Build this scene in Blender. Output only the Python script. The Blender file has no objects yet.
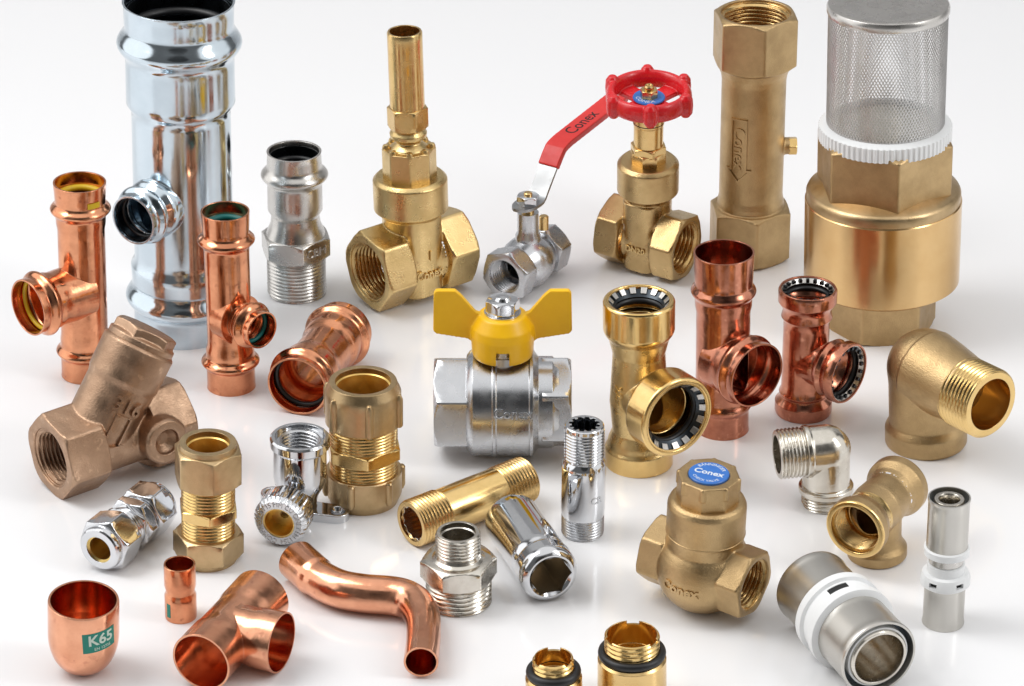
import bpy, math
import numpy as np
from mathutils import Vector, Matrix
PI = math.pi
SC = bpy.context.scene
COL = SC.collection
K = 0.0005                      # one modelling unit is half a millimetre

# ------------------------------------------------------------------ camera
F = 3200.0
TH = math.radians(27.0)
FW = Vector((0, math.cos(TH), -math.sin(TH)))
UP = Vector((0, math.sin(TH), math.cos(TH)))
CAM = -FW * 3200.0
cd = bpy.data.cameras.new('camera'); cam = bpy.data.objects.new('camera', cd); COL.objects.link(cam)
cam.location = CAM * K
cam.rotation_euler = (PI / 2 - TH, 0, 0)
cd.sensor_width = 36; cd.lens = F / 1024 * 36
cd.clip_start = 0.01; cd.clip_end = 100
SC.camera = cam

# ------------------------------------------------------------------ studio light
W = bpy.data.worlds.new('World'); SC.world = W; W.use_nodes = True
nt = W.node_tree; N = nt.nodes; LK = nt.links
bg = N['Background']
tc = N.new('ShaderNodeTexCoord')
def wlobe(d, c0, c1, val, prev):
    v = N.new('ShaderNodeVectorMath'); v.operation = 'DOT_PRODUCT'
    n = N.new('ShaderNodeVectorMath'); n.operation = 'NORMALIZE'
    LK.new(tc.outputs['Generated'], n.inputs[0]); LK.new(n.outputs[0], v.inputs[0])
    v.inputs[1].default_value = Vector(d).normalized()
    m = N.new('ShaderNodeMapRange'); m.interpolation_type = 'SMOOTHSTEP'
    LK.new(v.outputs['Value'], m.inputs['Value'])
    m.inputs['From Min'].default_value = math.cos(math.radians(c0)); m.inputs['From Max'].default_value = math.cos(math.radians(c1))
    m.inputs['To Min'].default_value = 0; m.inputs['To Max'].default_value = 1
    x = N.new('ShaderNodeMix'); x.data_type = 'FLOAT'
    LK.new(m.outputs['Result'], x.inputs[0])
    if isinstance(prev, float): x.inputs[2].default_value = prev
    else: LK.new(prev, x.inputs[2])
    x.inputs[3].default_value = val
    return x.outputs[0]
o = 0.14
o = wlobe((0, 1, 0.25), 50, 38, 0.55, o)         # white sweep behind
o = wlobe((-0.95, 0.0, 0.45), 36, 30, 1.45, o)    # softbox left
o = wlobe((0.95, -0.15, 0.45), 34, 28, 1.0, o)    # softbox right
o = wlobe((0.0, 0.05, 1.0), 42, 36, 1.05, o)       # overhead softbox
o = wlobe((0.05, -0.95, 0.55), 20, 15, 0.04, o)
LK.new(o, bg.inputs['Strength'])
bg.inputs['Color'].default_value = (1.0, 0.995, 0.99, 1)

def area(name, loc, target, size, power, col=(1, 1, 1)):
    l = bpy.data.lights.new(name, 'AREA'); l.shape = 'RECTANGLE'; l.size, l.size_y = size; l.energy = power; l.color = col
    ob = bpy.data.objects.new(name, l); COL.objects.link(ob); ob.location = loc
    ob.rotation_euler = (Vector(target) - Vector(loc)).to_track_quat('-Z', 'Y').to_euler()
area('softbox_key', (-0.8, -0.1, 1.2), (0, 0, 0), (0.6, 0.8), 8.5)
area('softbox_fill', (1.0, -0.5, 0.9), (0, 0, 0), (0.3, 0.7), 4)
SC.view_settings.view_transform = 'Standard'; SC.view_settings.look = 'None'
SC.view_settings.exposure = 0.0; SC.view_settings.gamma = 1.0
try: SC.view_settings.use_curve_mapping = False
except Exception: pass
SC.render.engine = 'CYCLES'
SC.cycles.max_bounces = 12; SC.cycles.glossy_bounces = 8; SC.cycles.diffuse_bounces = 4

# ------------------------------------------------------------------ materials
def metal(name, c1, c2, r1=0.2, r2=0.35, ns=60, bump=0.0, bs=900, bevel=0.0, mott=1.0, aniso=0.0, metallic=1.0, spots=None, stretch=(1, 1, 1)):
    m = bpy.data.materials.new(name); m.use_nodes = True
    t = m.node_tree; n = t.nodes; l = t.links; b = n['Principled BSDF']
    b.inputs['Metallic'].default_value = metallic
    co = n.new('ShaderNodeTexCoord'); mp = n.new('ShaderNodeMapping'); l.new(co.outputs['Object'], mp.inputs[0])
    mp.inputs['Scale'].default_value = stretch
    n1 = n.new('ShaderNodeTexNoise'); l.new(mp.outputs[0], n1.inputs['Vector']); n1.inputs['Scale'].default_value = ns
    n1.inputs['Detail'].default_value = 8; n1.inputs['Roughness'].default_value = 0.65
    mr = n.new('ShaderNodeMapRange'); l.new(n1.outputs['Fac'], mr.inputs['Value'])
    mr.inputs['From Min'].default_value = 0.36; mr.inputs['From Max'].default_value = 0.66
    mx = n.new('ShaderNodeMix'); mx.data_type = 'RGBA'; l.new(mr.outputs[0], mx.inputs[0])
    mx.inputs[6].default_value = (*c1, 1); mx.inputs[7].default_value = (*c2, 1)
    colour = mx.outputs[2]
    if spots:
        n3 = n.new('ShaderNodeTexNoise'); l.new(co.outputs['Object'], n3.inputs['Vector']); n3.inputs['Scale'].default_value = 260; n3.inputs['Detail'].default_value = 4
        m3 = n.new('ShaderNodeMapRange'); l.new(n3.outputs['Fac'], m3.inputs['Value']); m3.inputs['From Min'].default_value = 0.62; m3.inputs['From Max'].default_value = 0.72
        x3 = n.new('ShaderNodeMix'); x3.data_type = 'RGBA'; l.new(m3.outputs[0], x3.inputs[0]); l.new(colour, x3.inputs[6]); x3.inputs[7].default_value = (*spots, 1)
        colour = x3.outputs[2]
    l.new(colour, b.inputs['Base Color'])
    n2 = n.new('ShaderNodeTexNoise'); l.new(mp.outputs[0], n2.inputs['Vector']); n2.inputs['Scale'].default_value = ns * 2.3
    n2.inputs['Detail'].default_value = 6
    m2 = n.new('ShaderNodeMapRange'); l.new(n2.outputs['Fac'], m2.inputs['Value'])
    m2.inputs['From Min'].default_value = 0.35; m2.inputs['From Max'].default_value = 0.65
    m2.inputs['To Min'].default_value = r1; m2.inputs['To Max'].default_value = r2
    l.new(m2.outputs[0], b.inputs['Roughness'])
    src = None
    if bevel > 0:
        bv = n.new('ShaderNodeBevel'); bv.samples = 4; bv.inputs['Radius'].default_value = bevel * K; src = bv.outputs[0]
    if bump > 0:
        nb = n.new('ShaderNodeTexNoise'); l.new(mp.outputs[0], nb.inputs['Vector']); nb.inputs['Scale'].default_value = bs; nb.inputs['Detail'].default_value = 5
        bp = n.new('ShaderNodeBump'); bp.inputs['Strength'].default_value = bump; bp.inputs['Distance'].default_value = 0.0004
        l.new(nb.outputs['Fac'], bp.inputs['Height'])
        if src: l.new(src, bp.inputs['Normal'])
        src = bp.outputs[0]
    if src: l.new(src, b.inputs['Normal'])
    return m
def plastic(name, c, rough=0.35, c2=None, bump=0.0, spec=0.5):
    m = metal(name, c, c2 or tuple(x * 0.93 for x in c), rough, rough + 0.08, 150, bump, 1500, metallic=0.0)
    m.node_tree.nodes['Principled BSDF'].inputs['Specular IOR Level'].default_value = spec
    return m
M = {}
M['copper'] = metal('copper', (0.80, 0.36, 0.195), (0.58, 0.235, 0.125), 0.10, 0.25, 70, 0.16, 260, 1.2, spots=(0.48, 0.18, 0.10))
M['copper_pale'] = metal('pale_copper', (0.86, 0.43, 0.265), (0.70, 0.315, 0.185), 0.12, 0.27, 60, 0.12, 300, 0.8, spots=(0.66, 0.29, 0.18))
M['copper_dark'] = metal('darkened_copper', (0.64, 0.27, 0.17), (0.40, 0.15, 0.095), 0.11, 0.27, 80, 0.10, 400, 1.2, spots=(0.72, 0.34, 0.22))
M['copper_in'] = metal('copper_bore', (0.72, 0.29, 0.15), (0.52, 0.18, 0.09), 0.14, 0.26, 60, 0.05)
M['zinc'] = metal('zinc_plated_steel', (0.62, 0.70, 0.76), (0.54, 0.62, 0.68), 0.09, 0.18, 40, 0.10, 90, 1.5)
M['chrome'] = metal('chrome', (0.70, 0.71, 0.73), (0.62, 0.63, 0.65), 0.04, 0.11, 60, 0.0, 300, 0.8)
M['chrome_satin'] = metal('satin_chrome', (0.60, 0.61, 0.63), (0.54, 0.55, 0.57), 0.22, 0.32, 60, 0.05, 2500, 0.8)
M['stainless'] = metal('stainless_steel', (0.64, 0.62, 0.59), (0.57, 0.55, 0.52), 0.24, 0.32, 60, 0.03, 1500, 1.0)
M['sleeve_steel'] = metal('sleeve_steel', (0.60, 0.58, 0.54), (0.55, 0.53, 0.49), 0.28, 0.33, 40, 0.0, 1500, 0, stretch=(1, 1, 0.2))
M['lever_steel'] = metal('lever_steel', (0.42, 0.43, 0.44), (0.36, 0.37, 0.38), 0.35, 0.42, 60, 0.05)
M['nickel'] = metal('nickel_plate', (0.72, 0.68, 0.61), (0.60, 0.56, 0.49), 0.14, 0.28, 90, 0.12, 500, 0.8)
M['brass'] = metal('machined_brass', (0.78, 0.55, 0.25), (0.68, 0.46, 0.19), 0.18, 0.30, 70, 0.03, 700, 0.8)
M['brass_gold'] = metal('bright_brass', (0.86, 0.61, 0.27), (0.77, 0.53, 0.21), 0.15, 0.24, 70, 0.02, 700, 0.8)
M['barrel_brass'] = metal('turned_brass', (0.74, 0.50, 0.24), (0.67, 0.43, 0.19), 0.19, 0.25, 40, 0.0, 700, 0)
M['brass_cast'] = metal('cast_brass', (0.57, 0.40, 0.205), (0.43, 0.295, 0.145), 0.30, 0.42, 60, 0.55, 2000, 0)
M['brass_mid'] = metal('brown_brass', (0.60, 0.43, 0.21), (0.48, 0.33, 0.15), 0.25, 0.38, 60, 0.35, 1800, 0)
M['seat'] = plastic('grey_nylon', (0.66, 0.64, 0.58), 0.5)
M['bore_grey'] = metal('socket_bore', (0.50, 0.45, 0.37), (0.40, 0.35, 0.28), 0.3, 0.42, 120)
M['brass_satin'] = metal('satin_brass', (0.58, 0.42, 0.235), (0.47, 0.335, 0.175), 0.28, 0.40, 90, 0.25, 1600, 0.8)
M['brass_light'] = metal('pressed_brass', (0.76, 0.56, 0.265), (0.64, 0.46, 0.20), 0.24, 0.36, 70, 0.3, 1300, 0)
M['bronze'] = metal('cast_bronze', (0.50, 0.33, 0.22), (0.38, 0.24, 0.155), 0.34, 0.52, 80, 0.5, 1400, 0, spots=(0.62, 0.42, 0.28))
M['bore_brass'] = metal('brass_bore', (0.95, 0.70, 0.26), (0.88, 0.62, 0.20), 0.28, 0.4, 90, 0.02)
M['rubber'] = plastic('black_rubber', (0.012, 0.012, 0.013), 0.38)
M['rubber_yellow'] = plastic('yellow_rubber', (0.75, 0.52, 0.02), 0.4)
M['rubber_teal'] = plastic('teal_rubber', (0.0, 0.16, 0.15), 0.4)
M['red'] = plastic('red_paint', (0.74, 0.014, 0.02), 0.22, (0.66, 0.010, 0.016), 0.08, 0.6)
M['red_vinyl'] = plastic('red_vinyl_sleeve', (0.76, 0.035, 0.03), 0.36, (0.70, 0.028, 0.026), 0.08)
M['yellow'] = plastic('yellow_enamel', (1.0, 0.57, 0.01), 0.3, (0.96, 0.53, 0.008), 0.05)
M['white'] = plastic('white_nylon', (0.87, 0.88, 0.88), 0.32, (0.85, 0.86, 0.86))
M['blue'] = plastic('blue_enamel', (0.03, 0.15, 0.52), 0.3, (0.04, 0.19, 0.58))
M['black'] = plastic('black_ink', (0.01, 0.01, 0.01), 0.6)
M['white_ink'] = plastic('white_ink', (0.75, 0.8, 0.85), 0.5)
M['green'] = plastic('green_ink', (0.0, 0.22, 0.16), 0.4)
M['pale_ink'] = plastic('pale_ink', (0.62, 0.72, 0.62), 0.45)
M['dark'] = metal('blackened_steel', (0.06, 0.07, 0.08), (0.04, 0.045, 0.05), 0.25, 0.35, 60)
M['mesh_steel'] = metal('perforated_steel', (0.78, 0.77, 0.76), (0.70, 0.69, 0.68), 0.3, 0.4, 80)
fl = bpy.data.materials.new('white_acrylic'); fl.use_nodes = True
t_ = fl.node_tree; b_ = t_.nodes['Principled BSDF']
nz = t_.nodes.new('ShaderNodeTexNoise'); nz.inputs['Scale'].default_value = 9; nz.inputs['Detail'].default_value = 6
tcf = t_.nodes.new('ShaderNodeTexCoord'); t_.links.new(tcf.outputs['Object'], nz.inputs['Vector'])
mf = t_.nodes.new('ShaderNodeMapRange'); t_.links.new(nz.outputs['Fac'], mf.inputs['Value']); mf.inputs['To Min'].default_value = 0.09; mf.inputs['To Max'].default_value = 0.16
t_.links.new(mf.outputs[0], b_.inputs['Roughness'])
b_.inputs['Base Color'].default_value = (0.885, 0.885, 0.895, 1); b_.inputs['IOR'].default_value = 1.5

# ------------------------------------------------------------------ solids (plain vertex and face lists)
def subdiv(prof, mx=7.0):
    out = [prof[0]]
    for a, b in zip(prof[:-1], prof[1:]):
        n = max(1, int(math.ceil(math.hypot(b[0] - a[0], b[1] - a[1]) / mx)))
        for i in range(1, n + 1): out.append((a[0] + (b[0] - a[0]) * i / n, a[1] + (b[1] - a[1]) * i / n))
    return out
def levels_solid(lv, ths):
    """lv: list of (z, radius array over ths); closed solid with flat ends"""
    n = len(ths); c = np.cos(ths); s = np.sin(ths); V = []
    for z, r in lv:
        r = np.broadcast_to(r, (n,)); V.append(np.stack([r * c, r * s, np.full(n, z)], 1))
    V = np.concatenate(V); Fc = []
    for j in range(len(lv) - 1):
        a = j * n; b = a + n
        for i in range(n):
            k = (i + 1) % n; Fc.append((a + i, a + k, b + k, b + i))
    Fc.append(tuple(range(n - 1, -1, -1))); e = (len(lv) - 1) * n; Fc.append(tuple(range(e, e + n)))
    return V, Fc
def rev(prof, seg=72):
    """solid of revolution, prof [(r,z)] with z rising"""
    p = subdiv(prof); ths = np.arange(seg) * 2 * PI / seg
    return levels_solid([(z, max(r, 0.02)) for r, z in p], ths)
def cyl(r, z0, z1, seg=72): return rev([(r, z0), (r, z1)], seg)
def revc(loop, seg=72, mx=7.0):
    """closed profile loop (r,z) turned round z: outer side upward, inner side downward"""
    p = subdiv(loop + [loop[0]], mx)[:-1]; m = len(p); ths = np.arange(seg) * 2 * PI / seg
    V = np.array([(r * math.cos(t), r * math.sin(t), z) for t in ths for r, z in p]); Fc = []
    for i in range(seg):
        a = i * m; b = ((i + 1) % seg) * m
        for j in range(m):
            k = (j + 1) % m; Fc.append((a + j, b + j, b + k, a + k))
    return V, Fc
def torus(R, r, z=0, seg=72, q=14, rz=None):
    rz = rz or r
    return revc([(R + r * math.cos(2 * PI * i / q), z + rz * math.sin(2 * PI * i / q)) for i in range(q)], seg, 99)
def poly_th(n, roll=0, c=0.08, per=7):
    out = []
    h = PI / n
    for k in range(n):
        a = roll + k * 2 * PI / n
        for f in (-1, -0.5, 0, 0.5, 1): out.append(a + f * c)
        for f in range(1, per): out.append(a + c + (2 * h - 2 * c) * f / per)
    return np.array(out)
def poly_r(n, A, ths, roll=0, cr=2.0):
    h = PI / n; Rc = (A - cr) / math.cos(h)
    ft = math.atan2(cr * math.sin(h), Rc + cr * math.cos(h)); r = []
    for t in ths:
        ph = abs((t - roll + h) % (2 * h) - h)
        if ph > ft: r.append(A / math.cos(h - ph))
        else: r.append(Rc * math.cos(ph) + math.sqrt(max(0, cr * cr - (Rc * math.sin(ph)) ** 2)))
    return np.array(r)
def hexa(z0, z1, A, n=6, roll=0, cr=1.5, ch0=True, ch1=True, slope=1.73, lim=1.0):
    h = PI / n; ft = math.atan2(cr * math.sin(h), (A - cr) / math.cos(h) + cr * math.cos(h))
    ths = poly_th(n, roll, ft); r = poly_r(n, A, ths, roll, cr); mxr = r.max(); d = max(0.5, (mxr - A * lim) / slope)
    zs = set([z0, z1]); cap = lambda z: 1e9
    steps = [d * i / 6 for i in range(7)]
    if ch0: zs |= {z0 + s for s in steps}
    if ch1: zs |= {z1 - s for s in steps}
    m = 4
    for i in range(1, m): zs.add(z0 + d + (z1 - z0 - 2 * d) * i / m)
    lv = []
    for z in sorted(zs):
        L = 1e9
        if ch0: L = min(L, A * lim + (z - z0) * slope)
        if ch1: L = min(L, A * lim + (z1 - z) * slope)
        lv.append((z, np.minimum(r, L)))
    return levels_solid(lv, ths)
def tri(f): return 1 - np.clip(1.35 * np.abs(2 * (f % 1.0) - 1) - 0.1, 0, 1)
def thread(z0, z1, r, pitch=4.5, depth=2.0, seg=72, ch=1.5):
    pitch *= 0.76; depth *= 0.72
    n = int((z1 - z0) / pitch * 6) + 1; zs = np.linspace(z0, z1, n + 1); ths = np.arange(seg) * 2 * PI / seg; lv = []
    for z in zs:
        e = min(z - z0, z1 - z)
        rr = r - depth * tri(z / pitch - ths / 2 / PI)
        if e < ch: rr = np.minimum(rr, r - depth + e / ch * depth)
        lv.append((z, rr))
    return levels_solid(lv, ths)
def tube_thread(z0, z1, rin, rout, pitch=4.5, depth=2.0, seg=72):
    pitch *= 0.76
    n = int((z1 - z0) / pitch * 6) + 1; zs = np.linspace(z0, z1, n + 1); ths = np.arange(seg) * 2 * PI / seg
    V = []; Fc = []; m = n + 3
    for t in ths:
        V.append((rout * math.cos(t), rout * math.sin(t), z0)); V.append((rout * math.cos(t), rout * math.sin(t), z1))
        for z in zs[::-1]:
            e = min(z - z0, z1 - z, 1.5) / 1.5
            r = rin + depth * (1 - float(tri(z / pitch - t / 2 / PI)) * e)
            V.append((r * math.cos(t), r * math.sin(t), z))
    for i in range(seg):
        a = i * m; b = ((i + 1) % seg) * m
        for j in range(m):
            k = (j + 1) % m; Fc.append((a + j, b + j, b + k, a + k))
    return np.array(V), Fc
def box(x0, x1, y0, y1, z0, z1):
    V = np.array([(x, y, z) for z in (z0, z1) for y in (y0, y1) for x in (x0, x1)], float)
    return V, [(0, 2, 3, 1), (4, 5, 7, 6), (0, 1, 5, 4), (1, 3, 7, 5), (3, 2, 6, 7), (2, 0, 4, 6)]
def extr(pts, h0, h1):
    """outline (x,y) counter-clockwise, extruded along z"""
    n = len(pts); V = np.array([(x, y, h0) for x, y in pts] + [(x, y, h1) for x, y in pts], float)
    return V, [tuple(range(n - 1, -1, -1)), tuple(range(n, 2 * n))] + [(i, (i + 1) % n, n + (i + 1) % n, n + i) for i in range(n)]
def oval(a0, b0, z0, a1, b1, z1, p=2.6, seg=72, steps=8):
    ths = np.arange(seg) * 2 * PI / seg; lv = []
    for i in range(steps + 1):
        f = i / steps; a = a0 + (a1 - a0) * f; b = b0 + (b1 - b0) * f
        lv.append((z0 + (z1 - z0) * f, (np.abs(np.cos(ths) / a) ** p + np.abs(np.sin(ths) / b) ** p) ** (-1 / p)))
    return levels_solid(lv, ths)
def ball(r, z=0, sq=1.0, seg=72):
    return rev([(r * math.sin(PI * i / 24), z - sq * r * math.cos(PI * i / 24)) for i in range(25)], seg)
def basis(zd, xd):
    z = Vector(zd).normalized(); x = Vector(xd); x = (x - z * x.dot(z)).normalized(); y = z.cross(x)
    return np.array([list(x), list(y), list(z)])
def xf(g, o=(0, 0, 0), zd=(0, 0, 1), xd=(1, 0, 0)):
    return g[0] @ basis(zd, xd) + np.array(o, float), g[1]
def onx(g, zb=0.0, x0=0.0): return xf(g, (x0, 0, zb), (1, 0, 0), (0, 0, 1))     # turn the solid's axis to +x at height zb
def onxn(g, zb=0.0, x0=0.0): return xf(g, (x0, 0, zb), (-1, 0, 0), (0, 0, 1))
def merge(*gs):
    V = []; Fc = []; k = 0
    for v, f in gs:
        V.append(v); Fc += [tuple(i + k for i in q) for q in f]; k += len(v)
    return np.concatenate(V), Fc
def tmesh(g, name='tmp'):
    me = bpy.data.meshes.new(name); me.from_pydata([tuple(v) for v in g[0]], [], g[1]); me.update(); return me
def csg(adds, subs=(), vox=None, smooth=0):
    obs = []
    def mk(g):
        ob = bpy.data.objects.new('tmp', tmesh(g)); COL.objects.link(ob); obs.append(ob); return ob
    base = mk(adds[0])
    for op, lst in (('UNION', adds[1:]), ('DIFFERENCE', subs)):
        for g in lst:
            m = base.modifiers.new('b', 'BOOLEAN'); m.operation = op; m.object = mk(g); m.solver = 'MANIFOLD'
    if vox:
        m = base.modifiers.new('r', 'REMESH'); m.mode = 'VOXEL'; m.voxel_size = vox; m.adaptivity = 0
        if smooth:
            m = base.modifiers.new('s', 'SMOOTH'); m.factor = 0.5; m.iterations = smooth
    dg = bpy.context.evaluated_depsgraph_get(); dg.update()
    me = bpy.data.meshes.new_from_object(base.evaluated_get(dg))
    for ob in obs:
        d = ob.data; bpy.data.objects.remove(ob); bpy.data.meshes.remove(d)
    if len(me.polygons) == 0: print('EMPTY CSG!')
    return me

# ------------------------------------------------------------------ things and parts
def tag(ob, label, cat, group=None):
    ob['label'] = label; ob['category'] = cat
    if group: ob['group'] = group
GROUPS = {'press_tee': 'press tees', 'push_fit_tee': 'push fit tees', 'gate_valve': 'brass gate valves', 'compression_coupling': 'compression couplings',
          'sleeve_coupling': 'steel sleeved couplings', 'threaded_elbow': 'threaded elbows', 'threaded_bush': 'brass bushes at the lower edge'}
def thing(name, label, cat, o, zd=(0, 0, 1), xd=(1, 0, 0), group=None):
    group = group or GROUPS.get(name)
    ob = bpy.data.objects.new(name, None); COL.objects.link(ob); ob.empty_display_size = 0.01
    B = basis(zd, xd).T; mt = Matrix([[*B[0], 0], [*B[1], 0], [*B[2], 0], [0, 0, 0, 1]]); mt.translation = Vector(o) * K
    ob.matrix_world = mt; tag(ob, label, cat, group); return ob
SUB = {'bore_thread': 'body', 'seam': 'body', 'lettering': 'body', 'flow_arrow': 'body', 'collar_line': 'stem_sleeve', 'grip_tooth_ring': 'grip_ring', 'window': 'collar', 'bolt': 'bonnet'}
def part(name, g, mat, parent, ang=32, mats=None, pick=None, label=None, on=None):
    me = g if isinstance(g, bpy.types.Mesh) else tmesh(g)
    me.name = name; me.transform(Matrix.Scale(K, 4)); me.shade_smooth()
    me.set_sharp_from_angle(angle=math.radians(ang))
    me.materials.clear(); me.materials.append(mat if not isinstance(mat, str) else M[mat])
    if mats:
        for x in mats: me.materials.append(M[x])
        for p in me.polygons:
            c = p.center / K; p.material_index = pick(c, p.normal)
    if on or name in SUB:
        hosts = [c for c in parent.children if c.name.split('.')[0] == (on or SUB[name])]
        if hosts: parent = hosts[-1]
    ob = bpy.data.objects.new(name, me); COL.objects.link(ob); ob.parent = parent
    if label: ob['label'] = label
    return ob
def text_mesh(s, size, depth=1.0, fn=None, bold=0.0, sx=1.0, shear=0.0):
    cu = bpy.data.curves.new('txt', 'FONT'); cu.body = s; cu.size = size; cu.extrude = depth / 2; cu.align_x = 'CENTER'; cu.align_y = 'CENTER'
    cu.offset = bold; cu.resolution_u = 3; cu.shear = shear
    ob = bpy.data.objects.new('txt', cu); COL.objects.link(ob)
    dg = bpy.context.evaluated_depsgraph_get(); dg.update()
    me = bpy.data.meshes.new_from_object(ob.evaluated_get(dg)); bpy.data.objects.remove(ob); bpy.data.curves.remove(cu)
    for v in me.vertices:
        x, y, z = v.co; v.co = Vector(fn(x * sx, y, z + depth / 2)) if fn else Vector((x * sx, y, z))
    return me
def Gp(px, py, z=0.0):
    d = Vector((1, 0, 0)) * ((px - 512) / F) + UP * (-(py - 343) / F) + FW
    return CAM + d * ((z - CAM.z) / d.z)
def dep(p): return (Vector(p) - CAM).dot(FW) / F
def selev(py): return math.sin(TH + math.atan((py - 343) / F))
class St:
    """a standing axis through the ground point seen at (px,py); its upper end seen at top"""
    def __init__(s, px, py, tx, ty, tilt=0.0, z0=0.0):
        s.o = Gp(px, py, z0)
        d = Vector((1, 0, 0)) * ((tx - 512) / F) + UP * (-(ty - 343) / F) + FW
        k = math.tan(math.radians(tilt))
        # intersect with the plane y = o.y - k (z - z0)
        t = (s.o.y + k * z0 - CAM.y - k * CAM.z) / (d.y + k * d.z)
        top = CAM + d * t; s.a = (top - s.o).normalized(); s.H = (top - s.o).length
    def z(s, py):
        k = (343 - py) / F; q = s.o - CAM
        return (k * q.dot(FW) - q.dot(UP)) / (s.a.dot(UP) - k * s.a.dot(FW))
    def zf(s, py, r): return s.z(py - r * selev(py))
    def p(s, z): return s.o + s.a * z
    def r(s, r, z): return r * dep(s.p(z))
    def prof(s, L):
        out = []
        for r, py in L:
            z = s.z(py); out.append((s.r(r, z), z))
        return sorted(out, key=lambda q: q[1])
    def br(s, mx, my, row):
        zb = s.z(row); c = s.p(zb); m = Gp(mx, my, c.z); v = m - c
        return zb, v, v.length
def bead(r, zc, b, h, n=12):
    return [(r + b * (1 - math.cos(2 * PI * i / n)) / 2, zc - h + 2 * h * i / n) for i in range(n + 1)]
def off(prof, w): return [(r - w, z) for r, z in prof]
def hollow(prof, w, e=2.0):
    p = [(r - w, z) for r, z in prof]; return [(p[0][0], p[0][1] - e)] + p + [(p[-1][0], p[-1][1] + e)]
def ly(x1, y1, x2, y2, z): 
    a = Gp(x1, y1, z); b = Gp(x2, y2, z); return a, (b - a).normalized(), (b - a).length
def cylmap(R, ang0, z0, lift=0.0, spin=0.0):
    c, s_ = math.cos(spin), math.sin(spin)
    def f(x, y, z):
        x, y = x * c - y * s_, x * s_ + y * c
        a = ang0 + x / R; r = R + z + lift
        return (r * math.cos(a), r * math.sin(a), z0 + y)
    return f

# ------------------------------------------------------------------ setting: one white acrylic sheet sweeping up behind
xs = np.linspace(-3.0, 3.0, 13); pr = [(-2.2, 0)]
for i in range(1, 20): pr.append((-2.2 + 4.2 * i / 19, 0))
for i in range(1, 13):
    a = PI / 2 * i / 12; pr.append((2.0 + 0.8 * math.sin(a), 0.8 * (1 - math.cos(a))))
pr.append((2.8, 2.2))
V = [(x, y, z) for (y, z) in pr for x in xs]; nx = len(xs)
Fs = [(j * nx + i, j * nx + i + 1, (j + 1) * nx + i + 1, (j + 1) * nx + i) for j in range(len(pr) - 1) for i in range(nx - 1)]
me = bpy.data.meshes.new('table_surface'); me.from_pydata(V, [], Fs); me.shade_smooth(); me.materials.append(fl)
gd = bpy.data.objects.new('table_surface', me); COL.objects.link(gd); gd['kind'] = 'structure'

# ------------------------------------------------------------------ press tees
def ring_part(root, name, R, r, mat, zb=None, x=None, z=None, label=None):
    g = torus(R, r, 0)
    g = onx(g, zb, x) if x is not None else xf(g, (0, 0, z))
    return part(name, g, mat, root, 60, label=label)

# 1 large zinc plated steel tee
S = St(186, 327, 178.5, 1, 0.5)
zb, v, L = S.br(133, 221, 191)
rt = thing('press_tee', 'largest zinc plated steel press tee with a small side outlet, at the upper left', 'pipe fitting', S.o, S.a, v)
P = S.prof([(51, 327), (51, 304)]) + bead(S.r(51, S.z(292)), S.z(292), 8, 15) + S.prof([(52.5, 277), (53.2, 262), (52.5, 260), (49.5, 255), (49.5, 108), (54.5, 100), (54.5, 62)]) \
    + bead(S.r(54.5, S.z(41)), S.z(41), 8, 17) + S.prof([(55, 22), (55.5, 3), (56.5, 1)])
P.sort(key=lambda q: q[1]); RR = 49.5 * dep(S.p(zb)); rb = 24.5
B = [(rb * 1.22, 0), (rb * 1.22, RR + 3), (rb * 1.17, RR + 6), (rb * 1.0, RR + 10), (rb * 0.93, RR + 14), (rb * 0.93, L - 25)] + bead(rb, L - 15, 5.5, 8) + [(rb, L - 5), (rb + 0.5, L)]
ins = hollow(P, 2.0); bi = hollow([q for q in B if q[1] > RR - 5], 1.8)
body = csg([rev(P, 96), onx(rev(B), zb)], [rev(ins, 96), onx(rev([(bi[0][0], 10)] + bi), zb)])
part('body', body, 'zinc', rt)
ring_part(rt, 'seal_ring', S.r(51, S.z(41)), 4.5, 'rubber', z=S.z(30))
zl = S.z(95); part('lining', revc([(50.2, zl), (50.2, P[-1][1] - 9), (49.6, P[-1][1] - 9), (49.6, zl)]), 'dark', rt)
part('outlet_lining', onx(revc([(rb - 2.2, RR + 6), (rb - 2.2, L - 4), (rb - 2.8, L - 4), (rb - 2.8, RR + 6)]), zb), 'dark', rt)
ring_part(rt, 'seal_ring', rb - 2.5, 2.2, 'rubber', zb, L - 14)

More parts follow.
